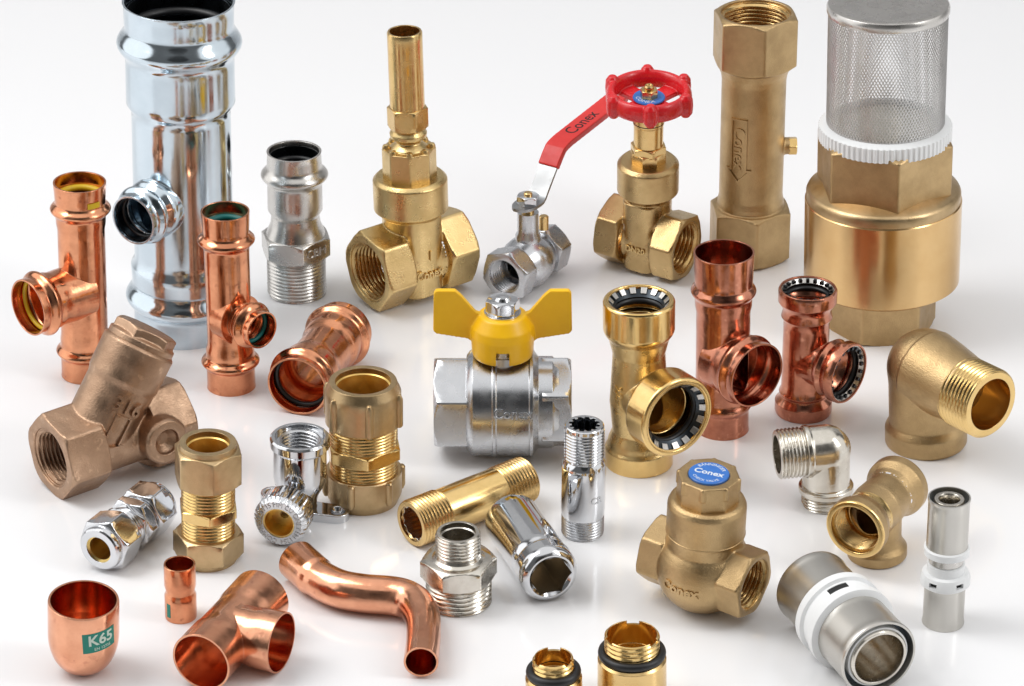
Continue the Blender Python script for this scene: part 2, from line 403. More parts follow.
# copper press tees
def copper_tee(name, label, S, rows, rr, brp, rb, mat, ring=None, wall=1.6, push=False, stripe=False, inner=None, bd=4.5):
    """rows: base, bead, top; rr: radii base, pipe, bead, rim"""
    zb, v, L = S.br(*brp)
    rt = thing(name, label, 'pipe fitting', S.o, S.a, v)
    r_b, r_p, r_t = rr; zl = S.z(rows[1]); zu = S.z(rows[2]); zt = S.z(rows[3])
    RB = S.r(r_b, 0); RP = S.r(r_p, zb); RT = S.r(r_t, zt)
    if not push:
        P = [(RB + 0.4, 0), (RB, 2), (RB, zl - 8)] + bead(RB, zl, bd, 7) + [(RB, zl + 9), (RB, zl + 14), (RP, zl + 20), (RP, zu - 21), (RT - 1.5, zu - 15)] + bead(RT - 1.2, zu, bd + 0.6, 7.5) + [(RT - 0.8, zu + 12), (RT, zt - 1), (RT, zt)]
        Bq = [(rb * 0.98, 0), (rb * 0.95, L - 30), (rb, L - 25)] + bead(rb - 0.6, L - 15, bd + 0.4, 7) + [(rb, L - 6), (rb, L)]
        if rb < RP * 0.9: Bq = [(rb * 1.35, 0), (rb * 1.35, RP - 4), (rb * 1.1, RP + 4), (rb * .94, RP + 9)] + Bq[1:]
    else:
        P = [(RB, 0), (RB + 1, 3), (RB + 1, zl - 5), (RB - 3.5, zl), (RB - 4, zl + 2), (RB - 2.5, zl + 5), (RP, zl + 9), (RP, zu - 14), (RP + 2.5, zu - 10), (RP + 1, zu - 4), (RT - 4, zu), (RT, zu + 6), (RT, zt - 2), (RT - 1, zt)]
        Bq = [(RP, 0), (RP, RP), (RP * .98, L - 28), (rb - 4, L - 24), (rb - 1.5, L - 20), (rb - 4, L - 16), (rb - 3, L - 13), (rb, L - 9), (rb, L - 2), (rb - 1, L)]
    P.sort(key=lambda q: q[1]); Bq = sorted(Bq, key=lambda q: q[1])
    bi = hollow([q for q in Bq if q[1] > RP * 0.55], wall)
    body = csg([rev(P), onx(rev(Bq), zb)], [rev(hollow(P, wall)), onx(rev(bi), zb)])
    part('body', body, mat, rt)
    if ring:
        ring_part(rt, 'seal_ring', RT - 4.2, 3.2, ring, z=zt - 15)
        ring_part(rt, 'seal_ring', rb - 2.4, 2.2, ring, zb, L - 14)
        ring_part(rt, 'seal_ring', RB - 2.2, 2.2, ring, z=zl)
    if push:
        for q, tf in (('top', lambda g: xf(g, (0, 0, zt))), ('br', lambda g: onx(g, zb, L))):
            R0 = RT if q == 'top' else rb
            gr = part('grip_ring', tf(revc([(R0 - 1.8, -3), (R0 - 1.8, -1.5), (R0 - 3.5, -1.5), (R0 - 7, -5), (R0 - 6.2, -6)])), 'stainless', rt)
            teeth = []
            for i in range(20):
                a = 2 * PI * i / 20
                teeth.append(xf(box(R0 - 7.2, R0 - 3.2, -1.5, 1.5, -4.2, -1.6), (0, 0, 0), (0, 0, 1), (math.cos(a), math.sin(a), 0)))
            part('grip_tooth_ring', tf(merge(*teeth)), 'dark', rt)
            part('seal_ring', tf(torus(R0 - 5.5, 3.6, -10, 72, 12, 2.4)), 'rubber', rt, 60)
    return rt, S, P, zb, L
S = St(86, 373.5, 79.5, 182, 0)
rt, *_q = copper_tee('press_tee', 'copper press tee with yellow seals inside, leftmost of the standing fittings', S, (372, 349, 208, 182), (24, 23.5, 26.5), (28, 309, 289), 28, M['copper'], 'rubber_yellow')
zz = S.z(197)
lx = basis(S.a, rt.matrix_world.to_3x3().col[0]) @ np.array([0.62, -0.78, 0]); mk = cylmap(S.r(26.2, zz), math.atan2(lx[1], lx[0]), zz, 0.1)
YM = mk; YT = rt
S = St(231.5, 385.5, 225, 211, 0)
copper_tee('press_tee', 'copper press tee with teal seals and a small side outlet', S, (384, 360, 239, 211), (24, 22.5, 24.5), (262, 330, 314), 18.5, M['copper'], 'rubber_teal', bd=5)
S = St(722, 428, 724, 252, 0)
copper_tee('press_tee', 'dark copper tee with plain toothless sockets, just right of the brass push fit tee', S, (428, 402, 290, 252), (26.5, 27, 30.5), (757, 376, 357), 31.5, M['copper_dark'], None, bd=3)
S = St(803, 411, 808, 288, 0)
copper_tee('push_fit_tee', 'dark copper push fit tee with toothed steel grip rings and black seals in its mouths', S, (411, 395, 306, 288), (27.5, 23, 29.5), (849, 374, 358), 30, M['copper_dark'], None, push=True)

# 4 stainless press adaptor with hexagon and male thread
S = St(297, 292, 294, 152, 0)
rt = thing('press_adaptor', 'stainless steel press adaptor with hexagon and threaded foot', 'pipe fitting', S.o, S.a, (0, -1, 0))
z0 = S.z(253); z1 = S.z(233)
top = S.prof([(30, 233), (25, 222), (24, 214), (27.5, 208), (27.5, 190)]) + bead(S.r(27.5, S.z(174)), S.z(174), 6.5, 10) + S.prof([(27.5, 163), (27, 153), (27.5, 151)])
top.sort(key=lambda q: q[1])
bd_ = csg([rev([(20, z0)] + [(30, z1 - 1)] + top), hexa(z0, z1, S.r(31.5, z0), cr=2, roll=0.25)], [rev(hollow([q for q in top if q[1] > z1 + 12], 2.2)), cyl(20, -5, 200)])
part('body', bd_, 'stainless', rt)
part('thread', csg([thread(0, z0 + 1, S.r(29.5, 0), 5.2, 2.2)], [cyl(22, -2, z0 + 5)]), 'stainless', rt)
ring_part(rt, 'seal_ring', S.r(24.5, S.z(172)), 3.2, 'rubber', z=S.z(168))
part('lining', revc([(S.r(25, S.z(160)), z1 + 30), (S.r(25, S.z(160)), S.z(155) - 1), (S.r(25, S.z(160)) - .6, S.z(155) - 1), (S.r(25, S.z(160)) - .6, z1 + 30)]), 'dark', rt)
tx = text_mesh('CBM', 13, 0.8, lambda x, y, z: (S.r(31.5, z0) + z, x, (z0 + z1) / 2 + y))
lt = part('lettering', tx, 'stainless', rt); lt.rotation_euler = (0, 0, 0.25 + PI / 6)

# 5 copper press coupling lying
a, d, L = ly(297, 386.5, 343, 329, 31)
rt = thing('press_coupling', 'straight copper press coupling with a black seal, lying on its side', 'pipe fitting', a, d, (0, 0, 1))
r = 30
O = [(r, 0), (r - .5, 6)] + bead(r - 1, 16, 5, 8) + [(r - 1, 27), (r - 1, 38), (r - 4, 46), (r - 4, L - 46), (r - 1, L - 38), (r - 1, L - 27)] + bead(r - 1, L - 16, 5, 8) + [(r - .5, L - 6), (r, L)]
part('body', revc(O + [(q[0] - 1.8, q[1]) for q in O[::-1]]), 'copper', rt)
part('seal_ring', torus(r - 2.8, 2.6, 16), 'rubber', rt, 60)

# ------------------------------------------------------------------ gate valves
def gate_body(rt, A, Lh, hl, oa, ob_, zn, rcap, zc0, zc1, mat='brass_light', vox=0.85, roll=0.0, rbore=None):
    rbore = rbore or A * 0.72
    hx = lambda s: (onx if s > 0 else onxn)(hexa(Lh - hl, Lh, A, roll=roll, cr=4, lim=1.02), 0, 0)
    adds = [oval(oa * 0.92, ob_ * 0.95, -A * 0.9, oa, ob_, zn, 3.4), hx(1), hx(-1), onx(rev([(A * 0.88, -Lh + hl - 3), (A * 0.78, -Lh + hl + 5), (A * 0.78, Lh - hl - 5), (A * 0.88, Lh - hl + 3)])),
            rev([(rcap * 0.74, zn - 16), (rcap * 0.8, zc0 - 6), (rcap, zc0), (rcap, zc1 - 4), (rcap - 4, zc1)])]
    subs = [onx(cyl(rbore, Lh - hl - 2, Lh + 3)), onxn(cyl(rbore, Lh - hl - 2, Lh + 3)), onx(cyl(rbore * 0.8, -Lh, Lh))]
    part('body', csg(adds, subs, vox, 4), mat, rt, 75)
    for f in (onx, onxn):
        part('bore_thread', f(tube_thread(Lh - hl + 2, Lh - 1.5, rbore - 4, rbore + 0.6, 6.0, 3.0)), 'brass', rt)

# 6 lockshield gate valve
C0 = Gp(416, 258, 46); e0 = Gp(368, 271, 43); e1 = Gp(457, 243, 43); v = e1 - e0; C0 = (e0 + e1) / 2
S = St(C0.x and 415, 257, 404.5, 31, 0, 46); S.o = C0
S.a = None
def axis_from(C, tx, ty, tilt):
    d = Vector((1, 0, 0)) * ((tx - 512) / F) + UP * (-(ty - 343) / F) + FW
    k = math.tan(math.radians(tilt)); t = (C.y + k * C.z - CAM.y - k * CAM.z) / (d.y + k * d.z)
    top = CAM + d * t; return (top - C).normalized()
S.a = axis_from(C0, 404.5, 31, 0)
rt = thing('gate_valve', 'taller brass gate valve topped by a plain open brass tube, without a hand wheel', 'valve', C0, S.a, v)
gate_body(rt, 38, v.length / 2 + 1, 35, 24, 31, S.z(212), S.r(37.5, S.z(190)), S.z(207), S.z(175), roll=0.35, rbore=31)
zz = S.z
part('bonnet', csg([hexa(zz(177), zz(147), 25.5, 8, 0.2, 2.5), rev([(19, zz(150)), (19, zz(146)), (13, zz(141)), (13, zz(139)), (18.5, zz(136)), (19, zz(132)), (15, zz(127))])], [], 0.6, 3), 'brass_light', rt, 75)
for k in range(8):
    a = 0.2 + PI / 8 + k * PI / 4
    part('bolt', xf(rev([(4.0, -12), (4.0, 4), (3, 6.5), (0, 7.4)], 20), (23 * math.cos(a - PI / 8), 23 * math.sin(a - PI / 8), zz(150))), 'brass_light', rt)
part('gland_nut', hexa(zz(127), zz(106), 18.2, cr=1, roll=0.3), 'brass', rt)
part('spindle_tube', revc([(17.6, zz(107)), (17.6, zz(31) - 1.5), (16.8, zz(31)), (15, zz(31)), (14.8, zz(31) - 3), (14.8, zz(105))]), 'brass', rt)
part('lettering', text_mesh('Conex', 14, 1.4, lambda x, y, z: (x * .85 - 1, -30.9 - z, y - 8), bold=0.2), 'brass_light', rt)
part('lettering', text_mesh('1', 14, 1.4, lambda x, y, z: (x + 1, -30.9 - z, y + 12), bold=0.4), 'brass_light', rt)

# 8 hand wheel gate valve
e0 = Gp(611, 228, 36); e1 = Gp(684, 246, 36); v = e1 - e0; C0 = (e0 + e1) / 2
S.o = C0; S.a = axis_from(C0, 649, 90, 6)
rt = thing('gate_valve', 'small brass gate valve with a red six lobed hand wheel', 'valve', C0, S.a, v)
Lh = v.length / 2 + 3
hd = math.atan2(v.y, v.x)
gate_body(rt, 33, Lh, 27, 21, 26.5, S.z(196), S.r(31, S.z(180)), S.z(189), S.z(160), roll=0.2, rbore=28, mat='brass_mid')
part('bonnet', csg([hexa(zz(165), zz(150), 17.5, 8, 0.2, 1.2), hexa(zz(152), zz(144), 16.5, 6, 0.2, 1)], []), 'brass', rt)
part('stem_sleeve', csg([rev([(15.2, zz(150)), (15.2, zz(124)), (16, zz(123)), (16, zz(113)), (14, zz(111))])], []), 'brass', rt)
part('collar_line', torus(15.3, 0.9, zz(121)), 'black', rt)
zw = zz(97)
rim = [revc([(38.5 + 5.5 * math.cos(t), zw + 1 + 10 * math.sin(t)) for t in np.linspace(0, 2 * PI, 17)[:-1]], 96, 99)]
for k in range(6):
    a = k * PI / 3 - PI / 2 - hd
    rim.append(xf(rev([(0, -13), (4, -12.4), (7, -8), (7.6, 0), (7, 8), (4, 12.4), (0, 13)], 28), (42 * math.cos(a), 42 * math.sin(a), zw + 1)))
hub = rev([(14, zw - 12), (15, zw - 4), (13, zw - 1)], 40)
sp = []
for k in range(4):
    a = k * PI / 2 + 0.75 - hd
    sp.append(xf(box(0, 38, -9, 9, zw - 8, zw - 2), (0, 0, 0), (0, 0, 1), (math.cos(a), math.sin(a), 0)))
part('hand_wheel', csg([rim[0]] + rim[1:] + [hub] + sp, [], 0.7, 4), 'red', rt, 60)
part('name_disc', revc([(16, zw - 1.2), (16.6, zw - 0.4), (16, zw + 0.6), (6, zw + 0.6), (6, zw - 1.2)], 48), 'blue', rt)
for s_, sz in (('CONEX', 6.5),):
    def ringt(x, y, z): 
        a = -PI / 2 + x / 11.0; return ((12.2 - y) * math.cos(a) * -1 if False else (11.6 + -y) * math.cos(a), (11.6 - y) * math.sin(a), zw + 0.5 + z * .4)
    ob = part('lettering', text_mesh(s_, sz, 0.6, ringt), 'white_ink', rt, on='name_disc')
wn = part('wheel_nut', hexa(zw, zw + 9, 8, roll=0.2, cr=0.6), 'brass', rt)
part('spindle', rev([(5, zw), (5, zw + 12), (4, zw + 13.5), (3, zw + 13.5), (2.5, zw + 12.5), (0, zw + 12.5)], 32), 'brass', rt)
part('lettering', text_mesh('DN20', 9, 1.2, lambda x, y, z: (x, -26.2 - z, y - 2), bold=0.15), 'brass_light', rt)

# 7 lever ball valve
e0 = Gp(504, 277, 27); e1 = Gp(552, 245, 27); v = e1 - e0; L = v.length
rt = thing('lever_ball_valve', 'small chrome ball valve with a cranked red sleeved lever', 'valve', e0, v, (0, 0, 1))
H = lambda t, z, w=0: (z, -w if False else w, t)
g = csg([hexa(0, 22, 25, roll=0.2, cr=2), rev([(20, 15), (21, 22), (27, 36), (28, 45), (26, 56), (20, 68), (18, 72), (18, L)]), hexa(L - 22, L, 23, roll=0.2, cr=2),
         xf(rev([(13, 0), (13, 30), (11, 34), (11, 56)]), (0, 0, 45), (1, 0, 0), (0, 0, 1))], [cyl(18.5, -2, 24), cyl(12, 20, L + 2), cyl(17, L - 18, L + 2)])
part('body', g, 'chrome_satin', rt)
part('bore_thread', tube_thread(1, 22, 16, 19, 4.5, 2), 'chrome_satin', rt)
part('ball', ball(16, 40), 'dark', rt)
part('stem', xf(rev([(6.5, 40), (6.5, 69), (4.5, 70), (4.5, 77), (3.5, 78)], 32), (0, 0, 45), (1, 0, 0), (0, 0, 1)), 'brass', rt)
part('stop_pin', xf(rev([(5, 30), (5, 44), (4, 45)], 24), (0, 6, 66), (1, 0, 0), (0, 0, 1)), 'brass', rt)
part('lever_nut', xf(hexa(66, 75, 10.5, cr=0.8, roll=0.3), (0, 0, 45), (1, 0, 0), (0, 0, 1)), 'chrome', rt)
def strip(pts, w, th):
    """pts (t, height above axis): bent flat bar; widths may vary"""
    Vv = []; Fc = []; n = len(pts)
    for i, (t, h, ww) in enumerate(pts):
        a = pts[max(0, i - 1)]; b = pts[min(n - 1, i + 1)]; tx_, hx_ = b[0] - a[0], b[1] - a[1]; l_ = math.hypot(tx_, hx_); nt_, nh = -hx_ / l_, tx_ / l_
        for sy, sn in ((-1, -1), (1, -1), (1, 1), (-1, 1)):
            Vv.append((h + nh * sn * th / 2, sy * ww / 2, t + nt_ * sn * th / 2))
    for i in range(n - 1):
        a = 4 * i; b = a + 4
        for j in range(4): Fc.append((a + j, b + j, b + (j + 1) % 4, a + (j + 1) % 4))
    Fc.append((0, 1, 2, 3)); e = 4 * (n - 1); Fc.append((e + 3, e + 2, e + 1, e))
    return np.array(Vv), Fc
h0 = 65
metal_pts = [(24, h0, 8), (27, h0, 16), (33, h0, 23), (40, h0, 26), (50, h0, 26), (57, h0, 24), (62, h0 + 2, 22), (66, h0 + 6, 21), (76, h0 + 18, 21), (86, h0 + 30, 21), (94, h0 + 38, 20)]
lv = part('lever', strip(metal_pts, 20, 3), 'lever_steel', rt, 40)
red_pts = [(84, h0 + 27.6, 22.5), (92, h0 + 37, 23), (98, h0 + 43, 23), (104, h0 + 45, 23), (112, h0 + 46.5, 23), (150, h0 + 50, 23.5), (215, h0 + 56, 24), (224, h0 + 57, 21), (230, h0 + 57, 13)]
gs = csg([strip(red_pts, 23, 7)], [], 0.8, 3)
part('lever_sleeve', gs, 'red_vinyl', rt, 60)
def levert(x, y, z):
    t = 148 + x; hh = h0 + 50 + ((t - 150) * 6 / 65.0 if t > 150 else (t - 150) * 3.5 / 38)
    return (hh + 3.2 + z * 0.5, -y, t)
part('lettering', text_mesh('Conex', 19, 0.8, lambda x, y, z: levert(x, y, z), bold=0.1), 'black', rt, on='lever_sleeve')

# 9 tall brass tube valve with hexagon ends
S = St(749, 254, 756, 12, 0.5)
rt = thing('double_check_valve', 'tall straight cast brass valve tube with hexagon ends and a small side plug', 'valve', S.o, S.a, (0, -1, 0))
z = S.z
R1 = S.r(32, z(150))
bd_ = csg([hexa(0, z(204), S.r(37, 0), cr=3, roll=0.1, lim=0.98), rev([(35, z(206) - 3), (R1 + 1.5, z(199)), (R1, z(193)), (R1, z(78)), (R1 + 1, z(72)), (R1 + 5, z(63))]), hexa(z(64), z(12), S.r(38.5, z(20)), cr=3, roll=0.15, lim=0.98),
           xf(rev([(9, 0), (9, R1 + 6)], 32), (0, 0, z(146)), (0, 1, 0), (0, 0, 1))],
          [cyl(35.5, z(58), 400), cyl(24, -5, 400), cyl(33, -5, 20)], 0.95, 4)
part('body', bd_, 'brass_cast', rt, 75)
part('bore_thread', tube_thread(z(52), z(12) - 3, 31.5, 36, 5.5, 2.8), 'brass', rt)
pl = part('plug', xf(hexa(R1 + 4, R1 + 13, 8.5, cr=0.6, roll=0.3), (0, 0, z(146)), (0, 1, 0), (0, 0, 1)), 'brass_gold', rt)
part('lettering', text_mesh('Conex', 17, 1.2, cylmap(R1 + 0.2, -0.5, z(137), -0.2, -PI / 2), bold=0.3), 'brass_cast', rt)
def arrow(fn, depth):
    pts = [(-34, -9), (22, -9), (22, -14), (38, 0), (22, 14), (22, 9), (-34, 9)]; inn = [(-32, -7), (24, -7), (24, -10), (35, 0), (24, 10), (24, 7), (-32, 7)]
    Vv = [];
    def dens(q):
        o_ = []
        for i in range(7):
            a, b = q[i], q[(i + 1) % 7]
            for k in range(6): o_.append((a[0] + (b[0] - a[0]) * k / 6, a[1] + (b[1] - a[1]) * k / 6))
        return o_
    A_ = dens(pts); B_ = dens(inn); n = len(A_)
    for q, zz_ in ((A_, depth), (B_, depth), (B_, -1), (A_, -1)): Vv += [fn(x, y, zz_) for x, y in q]
    Fc = []
    for k in range(4):
        for i in range(n):
            j = (i + 1) % n; Fc.append((k * n + i, k * n + j, ((k + 1) % 4) * n + j, ((k + 1) % 4) * n + i))
    return np.array(Vv), Fc
part('flow_arrow', arrow(cylmap(R1 + 0.1, -0.5, z(138), 0.3, -PI / 2), 1.3), 'brass_cast', rt)

# 10 foot valve with strainer basket
S = St(880, 324, 888.5, 3, 0)
rt = thing('foot_valve', 'large brass foot valve carrying a perforated steel strainer basket', 'valve', S.o, S.a, (0, -1, 0))
z = S.z
part('lower_body', csg([hexa(0, z(270), S.r(49, 0), cr=4, roll=PI / 6 + 0.1, lim=1.03, ch1=False)], [cyl(38, -2, 20)], 0.95, 3), 'brass_cast', rt, 75)
R = S.r(78, z(220))
part('barrel', rev([(R - 14, z(282)), (R - 6, z(280)), (R, z(276)), (R, z(198)), (R - 0.8, z(197))], 128), 'barrel_brass', rt)
part('shoulder', rev([(R - 1.5, z(199)), (R - 1.0, z(196)), (R - 1.2, z(190)), (R - 2.5, z(187.5)), (R - 5, z(186)), (R - 24, z(179)), (R - 30, z(178))], 128), 'brass_satin', rt)
part('upper_nut', csg([hexa(z(192), z(132), S.r(61.5, z(150)), 6, roll=0.1, cr=3, lim=1.0, ch0=False)], [cyl(52, z(160), 600)], 0.95, 3), 'brass_cast', rt, 75)
part('valve_seat', revc([(51, z(150)), (51, z(125)), (49, z(124)), (0.02, z(124)), (0.02, z(150))]), 'seat', rt)
R = S.r(65.5, z(125)); n = 72; ths = np.arange(n * 4) * 2 * PI / (n * 4); rb_ = R + 1.2 * (np.arange(n * 4) % 4 < 2)
lvl = [(z(139) + 1, np.full(n * 4, R - 3.0)), (z(139) + 2, rb_), (z(124), rb_), (z(124) + 0.8, np.full(n * 4, R - .5)), (z(121), np.full(n * 4, R - 6.0))]
part('plastic_ring', csg([levels_solid(lvl, ths)], [cyl(R - 11, z(145), z(110))]), 'white', rt)
Rb = S.r(59.5, z(60)); zb0 = z(127); zb1 = z(3) - 7
gs = []; nh = 110; st = 30; hgt = zb1 - zb0; turn = hgt / Rb / 1.75; wv = 0.64
for sg in (1, -1):
    for k in range(nh):
        a0 = 2 * PI * k / nh; Vv = []; Fc = []
        for i in range(st + 1):
            a = a0 + sg * turn * i / st; zz_ = zb0 + hgt * i / st; da = wv / Rb / 2 * 1.15
            rr_ = Rb + (0.15 if sg > 0 else -0.15)
            for q, rr2 in ((-da, rr_), (da, rr_), (da, rr_ - 0.9), (-da, rr_ - 0.9)): Vv.append((rr2 * math.cos(a + q), rr2 * math.sin(a + q), zz_))
        for i in range(st):
            for j in range(4): Fc.append((4 * i + j, 4 * i + (j + 1) % 4, 4 * i + 4 + (j + 1) % 4, 4 * i + 4 + j))
        Fc.append((3, 2, 1, 0)); Fc.append((4 * st, 4 * st + 1, 4 * st + 2, 4 * st + 3)); gs.append((np.array(Vv), Fc))
part('basket', merge(*gs), 'mesh_steel', rt, 60)
part('basket_foot', revc([(Rb + .8, zb0 - 3), (Rb + .8, zb0 + 4), (Rb - 1.2, zb0 + 4), (Rb - 1.2, zb0 - 3)]), 'mesh_steel', rt)
part('basket_lid', rev([(Rb + 0.8, zb1 - 2), (Rb + 1.5, zb1), (Rb + 1.5, zb1 + 4), (Rb, zb1 + 7), (Rb - 4, zb1 + 8), (Rb - 8, zb1 + 7.5), (10, zb1 + 7.2), (0, zb1 + 7.2)], 96), 'stainless', rt)

# 11 Y strainer
e0 = Gp(50, 458, 38); e1 = Gp(176, 414, 38); v = e1 - e0; C0 = (e0 + e1) / 2; Lh = v.length / 2
rt = thing('y_strainer', 'cast bronze strainer valve with slanted branch and square cap, lying at the far left', 'valve', C0, (0, 0, 1), v)
bx = math.radians(55); bdir = (math.cos(bx), 0, math.sin(bx)); b0 = (-24, 0, 2)
hx = lambda s: (onx if s > 0 else onxn)(hexa(Lh - 42, Lh, 37, roll=0.3, cr=4, lim=1.03))
subs = [onx(cyl(28, Lh - 38, Lh + 2)), onxn(cyl(28, Lh - 38, Lh + 2)), onx(cyl(21, -Lh, Lh))]
bdy = csg([hx(1), hx(-1), onx(rev([(33, -Lh + 36), (27, -Lh + 52), (30, -20), (30, 25), (26, Lh - 48), (33, Lh - 38)])),
           xf(rev([(29, -8), (32, 20), (32, 60), (34, 66), (34.5, 98), (32, 101)]), b0, bdir, (0, 1, 0)),
           xf(rev([(23, 0), (22, 42), (20, 45)], 48), (30, 0, 0), (0.0, -1, 0.05), (0, 0, 1))], subs + [xf(rev([(0, 34), (6, 35), (12, 41), (12.5, 46.5)], 40), (30, 0, 0), (0.0, -1, 0.05), (0, 0, 1))], 0.9, 4)
part('body', bdy, 'bronze', rt, 75)
for f in (onx, onxn): part('bore_thread', f(tube_thread(Lh - 38, Lh - 1.5, 24, 28.6, 5.5, 2.8)), 'bronze', rt)
cp = csg([xf(rev([(30, 98), (32, 100), (32, 106), (29, 108)]), b0, bdir, (0, 1, 0)), xf(hexa(106, 117, 27, 6, 0.1, 2.5), b0, bdir, (0, 1, 0))], [], 0.8, 3)
part('cap', cp, 'bronze', rt, 75)
def bmap(R, ang, zc, spin):
    Bm = basis(bdir, (0, 1, 0)); f = cylmap(R, ang, zc, -0.3, spin)
    return lambda x, y, z: tuple(np.array(f(x, y, z)) @ Bm + np.array(b0))
part('lettering', text_mesh('316', 19, 3.2, (lambda f: (lambda x, y, z: f(x, y, z)))(bmap(32, 2.95, 46, 0)), bold=0.4), 'bronze', rt)
part('flow_arrow', arrow((lambda f: (lambda x, y, z: f(x * 0.45, y * 0.9, z)))(bmap(32, 3.0, 22, -PI / 2)), 2.4), 'bronze', rt)

# ------------------------------------------------------------------ compression couplings
def comp(name, label, S, rows, A, rbore, rrim, lug=False, gold='brass_gold', nut='brass_satin'):
    rt = thing(name, label, 'pipe fitting', S.o, S.a, (0, -1, 0)); z = S.z
    zt, n1b, c1, c0, n0t, zb_ = [z(q) for q in rows]
    for (u0, u1, flip) in ((0, n0t, False), (n1b, zt, True)):
        AA = S.r(A, (u0 + u1) / 2); rim = S.r(rrim, u1)
        if lug:
            adds = [rev([(rim, 0), (rim + 1, 3), (AA - 1, 7), (AA, 10), (AA, u1 - u0 - 1), (AA - 1, u1 - u0)])]
            for k in range(6):
                a_ = k * PI / 3 + (0.2 if flip else 0.75)
                adds.append(xf(rev([(0, 7), (2, 8), (3.6, 12), (3.6, u1 - u0 - 2), (2.5, u1 - u0 - 0.4)], 16), (AA * math.cos(a_), AA * math.sin(a_), 0)))
        else:
            adds = [rev([(rim, 0), (rim + 0.5, 4), (rim + 0.5, 7)]), hexa(5, u1 - u0, AA, cr=2, roll=0.25 if flip else 0.5, lim=0.99)]
        g = csg(adds, [cyl(S.r(rbore, u1), -2, u1 - u0 + 3), cyl(AA - 4, (u1 - u0) * .55, u1 - u0 + 3)])
        me = g
        for v_ in me.vertices:
            v_.co.z = (u1 - v_.co.z) if flip else (u0 + v_.co.z)
        if flip: me.flip_normals()
        part('nut', me, nut, rt)
    rth = AA - 3.3; m = (c0 + c1) / 2
    th1 = thread(n0t - 8, c0 + 1, rth, 4.2, 1.4); th2 = thread(c1 - 1, n1b + 8, rth, 4.2, 1.4)
    mid = rev([(rth - 1, c0 - 2), (rth + 2, c0)] + [(rth + 2, c1), (rth - 1, c1 + 2)]) if False else hexa(c0, c1, rth + 0.3, cr=2, roll=0.15, slope=2.5)
    part('body', csg([th1, mid, th2], [cyl(S.r(rbore, 0) - 1.5, -5, 400)]), gold, rt)
    part('olive', revc([(S.r(rbore, zt) + .5, zt - 9), (S.r(rbore, zt) + .5, zt - 5), (S.r(rbore, zt) - 1.5, zt - 6), (S.r(rbore, zt) - 2.5, zt - 14), (S.r(rbore, zt) - 2.5, zt - 50), (S.r(rbore, zt) + .3, zt - 50)]), 'bore_brass', rt)
    return rt
S = St(208.5, 558, 208, 442, 0)
comp('compression_coupling', 'brass compression coupling with plain hexagon nuts, standing above the tiny copper reducer', S, (442, 481, 503, 513, 530, 558), 31, 22, 28.5)
S = St(364, 499, 363, 381, 0)
comp('compression_coupling', 'wider brass compression coupling with ribbed round nuts', S, (381, 421, 441, 454, 468, 499), 38.2, 28, 34, lug=True)

# 14 chrome compression coupling lying
a, d, L = ly(98.5, 550, 158.5, 501, 23.5)
rt = thing('compression_coupling', 'chrome compression coupling with an open brass bore, lying on its side', 'pipe fitting', a, d, (0, 0, 1))
for u0, u1, fl_ in ((0, 40, 0), (L - 34, L, 1)):
    g = csg([rev([(18.5, 0), (20, 1.5), (20.5, 4), (20.5, 9)]), hexa(7, 33, 22.5, cr=2, roll=0.3 + fl_ * 0.25, lim=0.97)], [cyl(12.5, -2, 50), cyl(19, 12, 50)])
    for q in g.vertices: q.co.z = (L - q.co.z) if fl_ else q.co.z
    if fl_: g.flip_normals()
    part('nut', g, 'chrome', rt)
part('body', csg([thread(25, L - 25, 18.5, 4, 1.5), hexa(48, 60, 21.5, cr=2, roll=0.55), hexa(44, 49, 20, cr=2)], [cyl(11, 0, L + 3)]), 'chrome', rt)
part('bore_sleeve', revc([(12.7, 3), (12.7, L - 3), (11, L - 3), (11, 3)]), 'bore_brass', rt)

# 15 chrome wallplate elbow
S = St(300, 514, 300, 436, 0)
zb, v, L = S.br(278.5, 524, 491)
rt = thing('wallplate_elbow', 'chrome wallplate elbow with screw lug and knurled compression nut', 'pipe fitting', S.o, S.a, v)
zt = S.z(436)
adds = [rev([(17, 3), (15, 12), (17, 22), (23, 34), (24, 40), (24, zt - 12), (26.8, zt - 9), (27.2, zt - 2), (25.5, zt)]), onx(rev([(15, 0), (15, 22), (13, 26), (13, L - 20)]), zb)]
lugd = Vector((1, -0.35, 0)); 
part('body', csg(adds, [cyl(18, 30, 200), cyl(22.5, zt - 4, 200)]), 'chrome', rt)
part('bore_thread', tube_thread(36, zt - 3, 16, 18.6, 4.5, 2), 'chrome_satin', rt)
Bi = basis(S.a, v)
def loc(w): return tuple(Bi @ np.array(w, float))
for k, (wx, wy) in enumerate(((0.97, -0.2), (-0.75, 0.66), )):
    dd = loc((wx, wy, 0)); aa = math.atan2(dd[1], dd[0]); ca, sa = math.cos(aa), math.sin(aa)
    pts = [(x, y) for x, y in [(0, -12)] + [(32, -11)] + [(35 + 11 * math.cos(t), 11 * math.sin(t)) for t in np.linspace(-PI / 2, PI / 2, 13)] + [(32, 11), (0, 12)]]
    g = csg([extr([(x * ca - y * sa, x * sa + y * ca) for x, y in pts], 0, 9)], [xf(cyl(5, -2, 20, 32), (35 * ca, 35 * sa, 0)), xf(rev([(5, 4), (9, 12)], 32), (35 * ca, 35 * sa, 0))], 0.6, 3)
    part('screw_lug', g, 'chrome', rt, 60)
n = 36; ths = np.arange(n * 4) * 2 * PI / (n * 4); kn = 24.5 - 0.9 * (np.arange(n * 4) % 4 == 0)
nut = csg([onx(levels_solid([(L - 30, np.full(n * 4, 20.0)), (L - 28, kn - 1), (L - 25, kn), (L - 5, kn), (L - 2, kn - 2), (L, kn - 3)], ths), zb)], [onx(cyl(14.5, L - 20, L + 3), zb)])
part('nut', nut, 'chrome', rt)
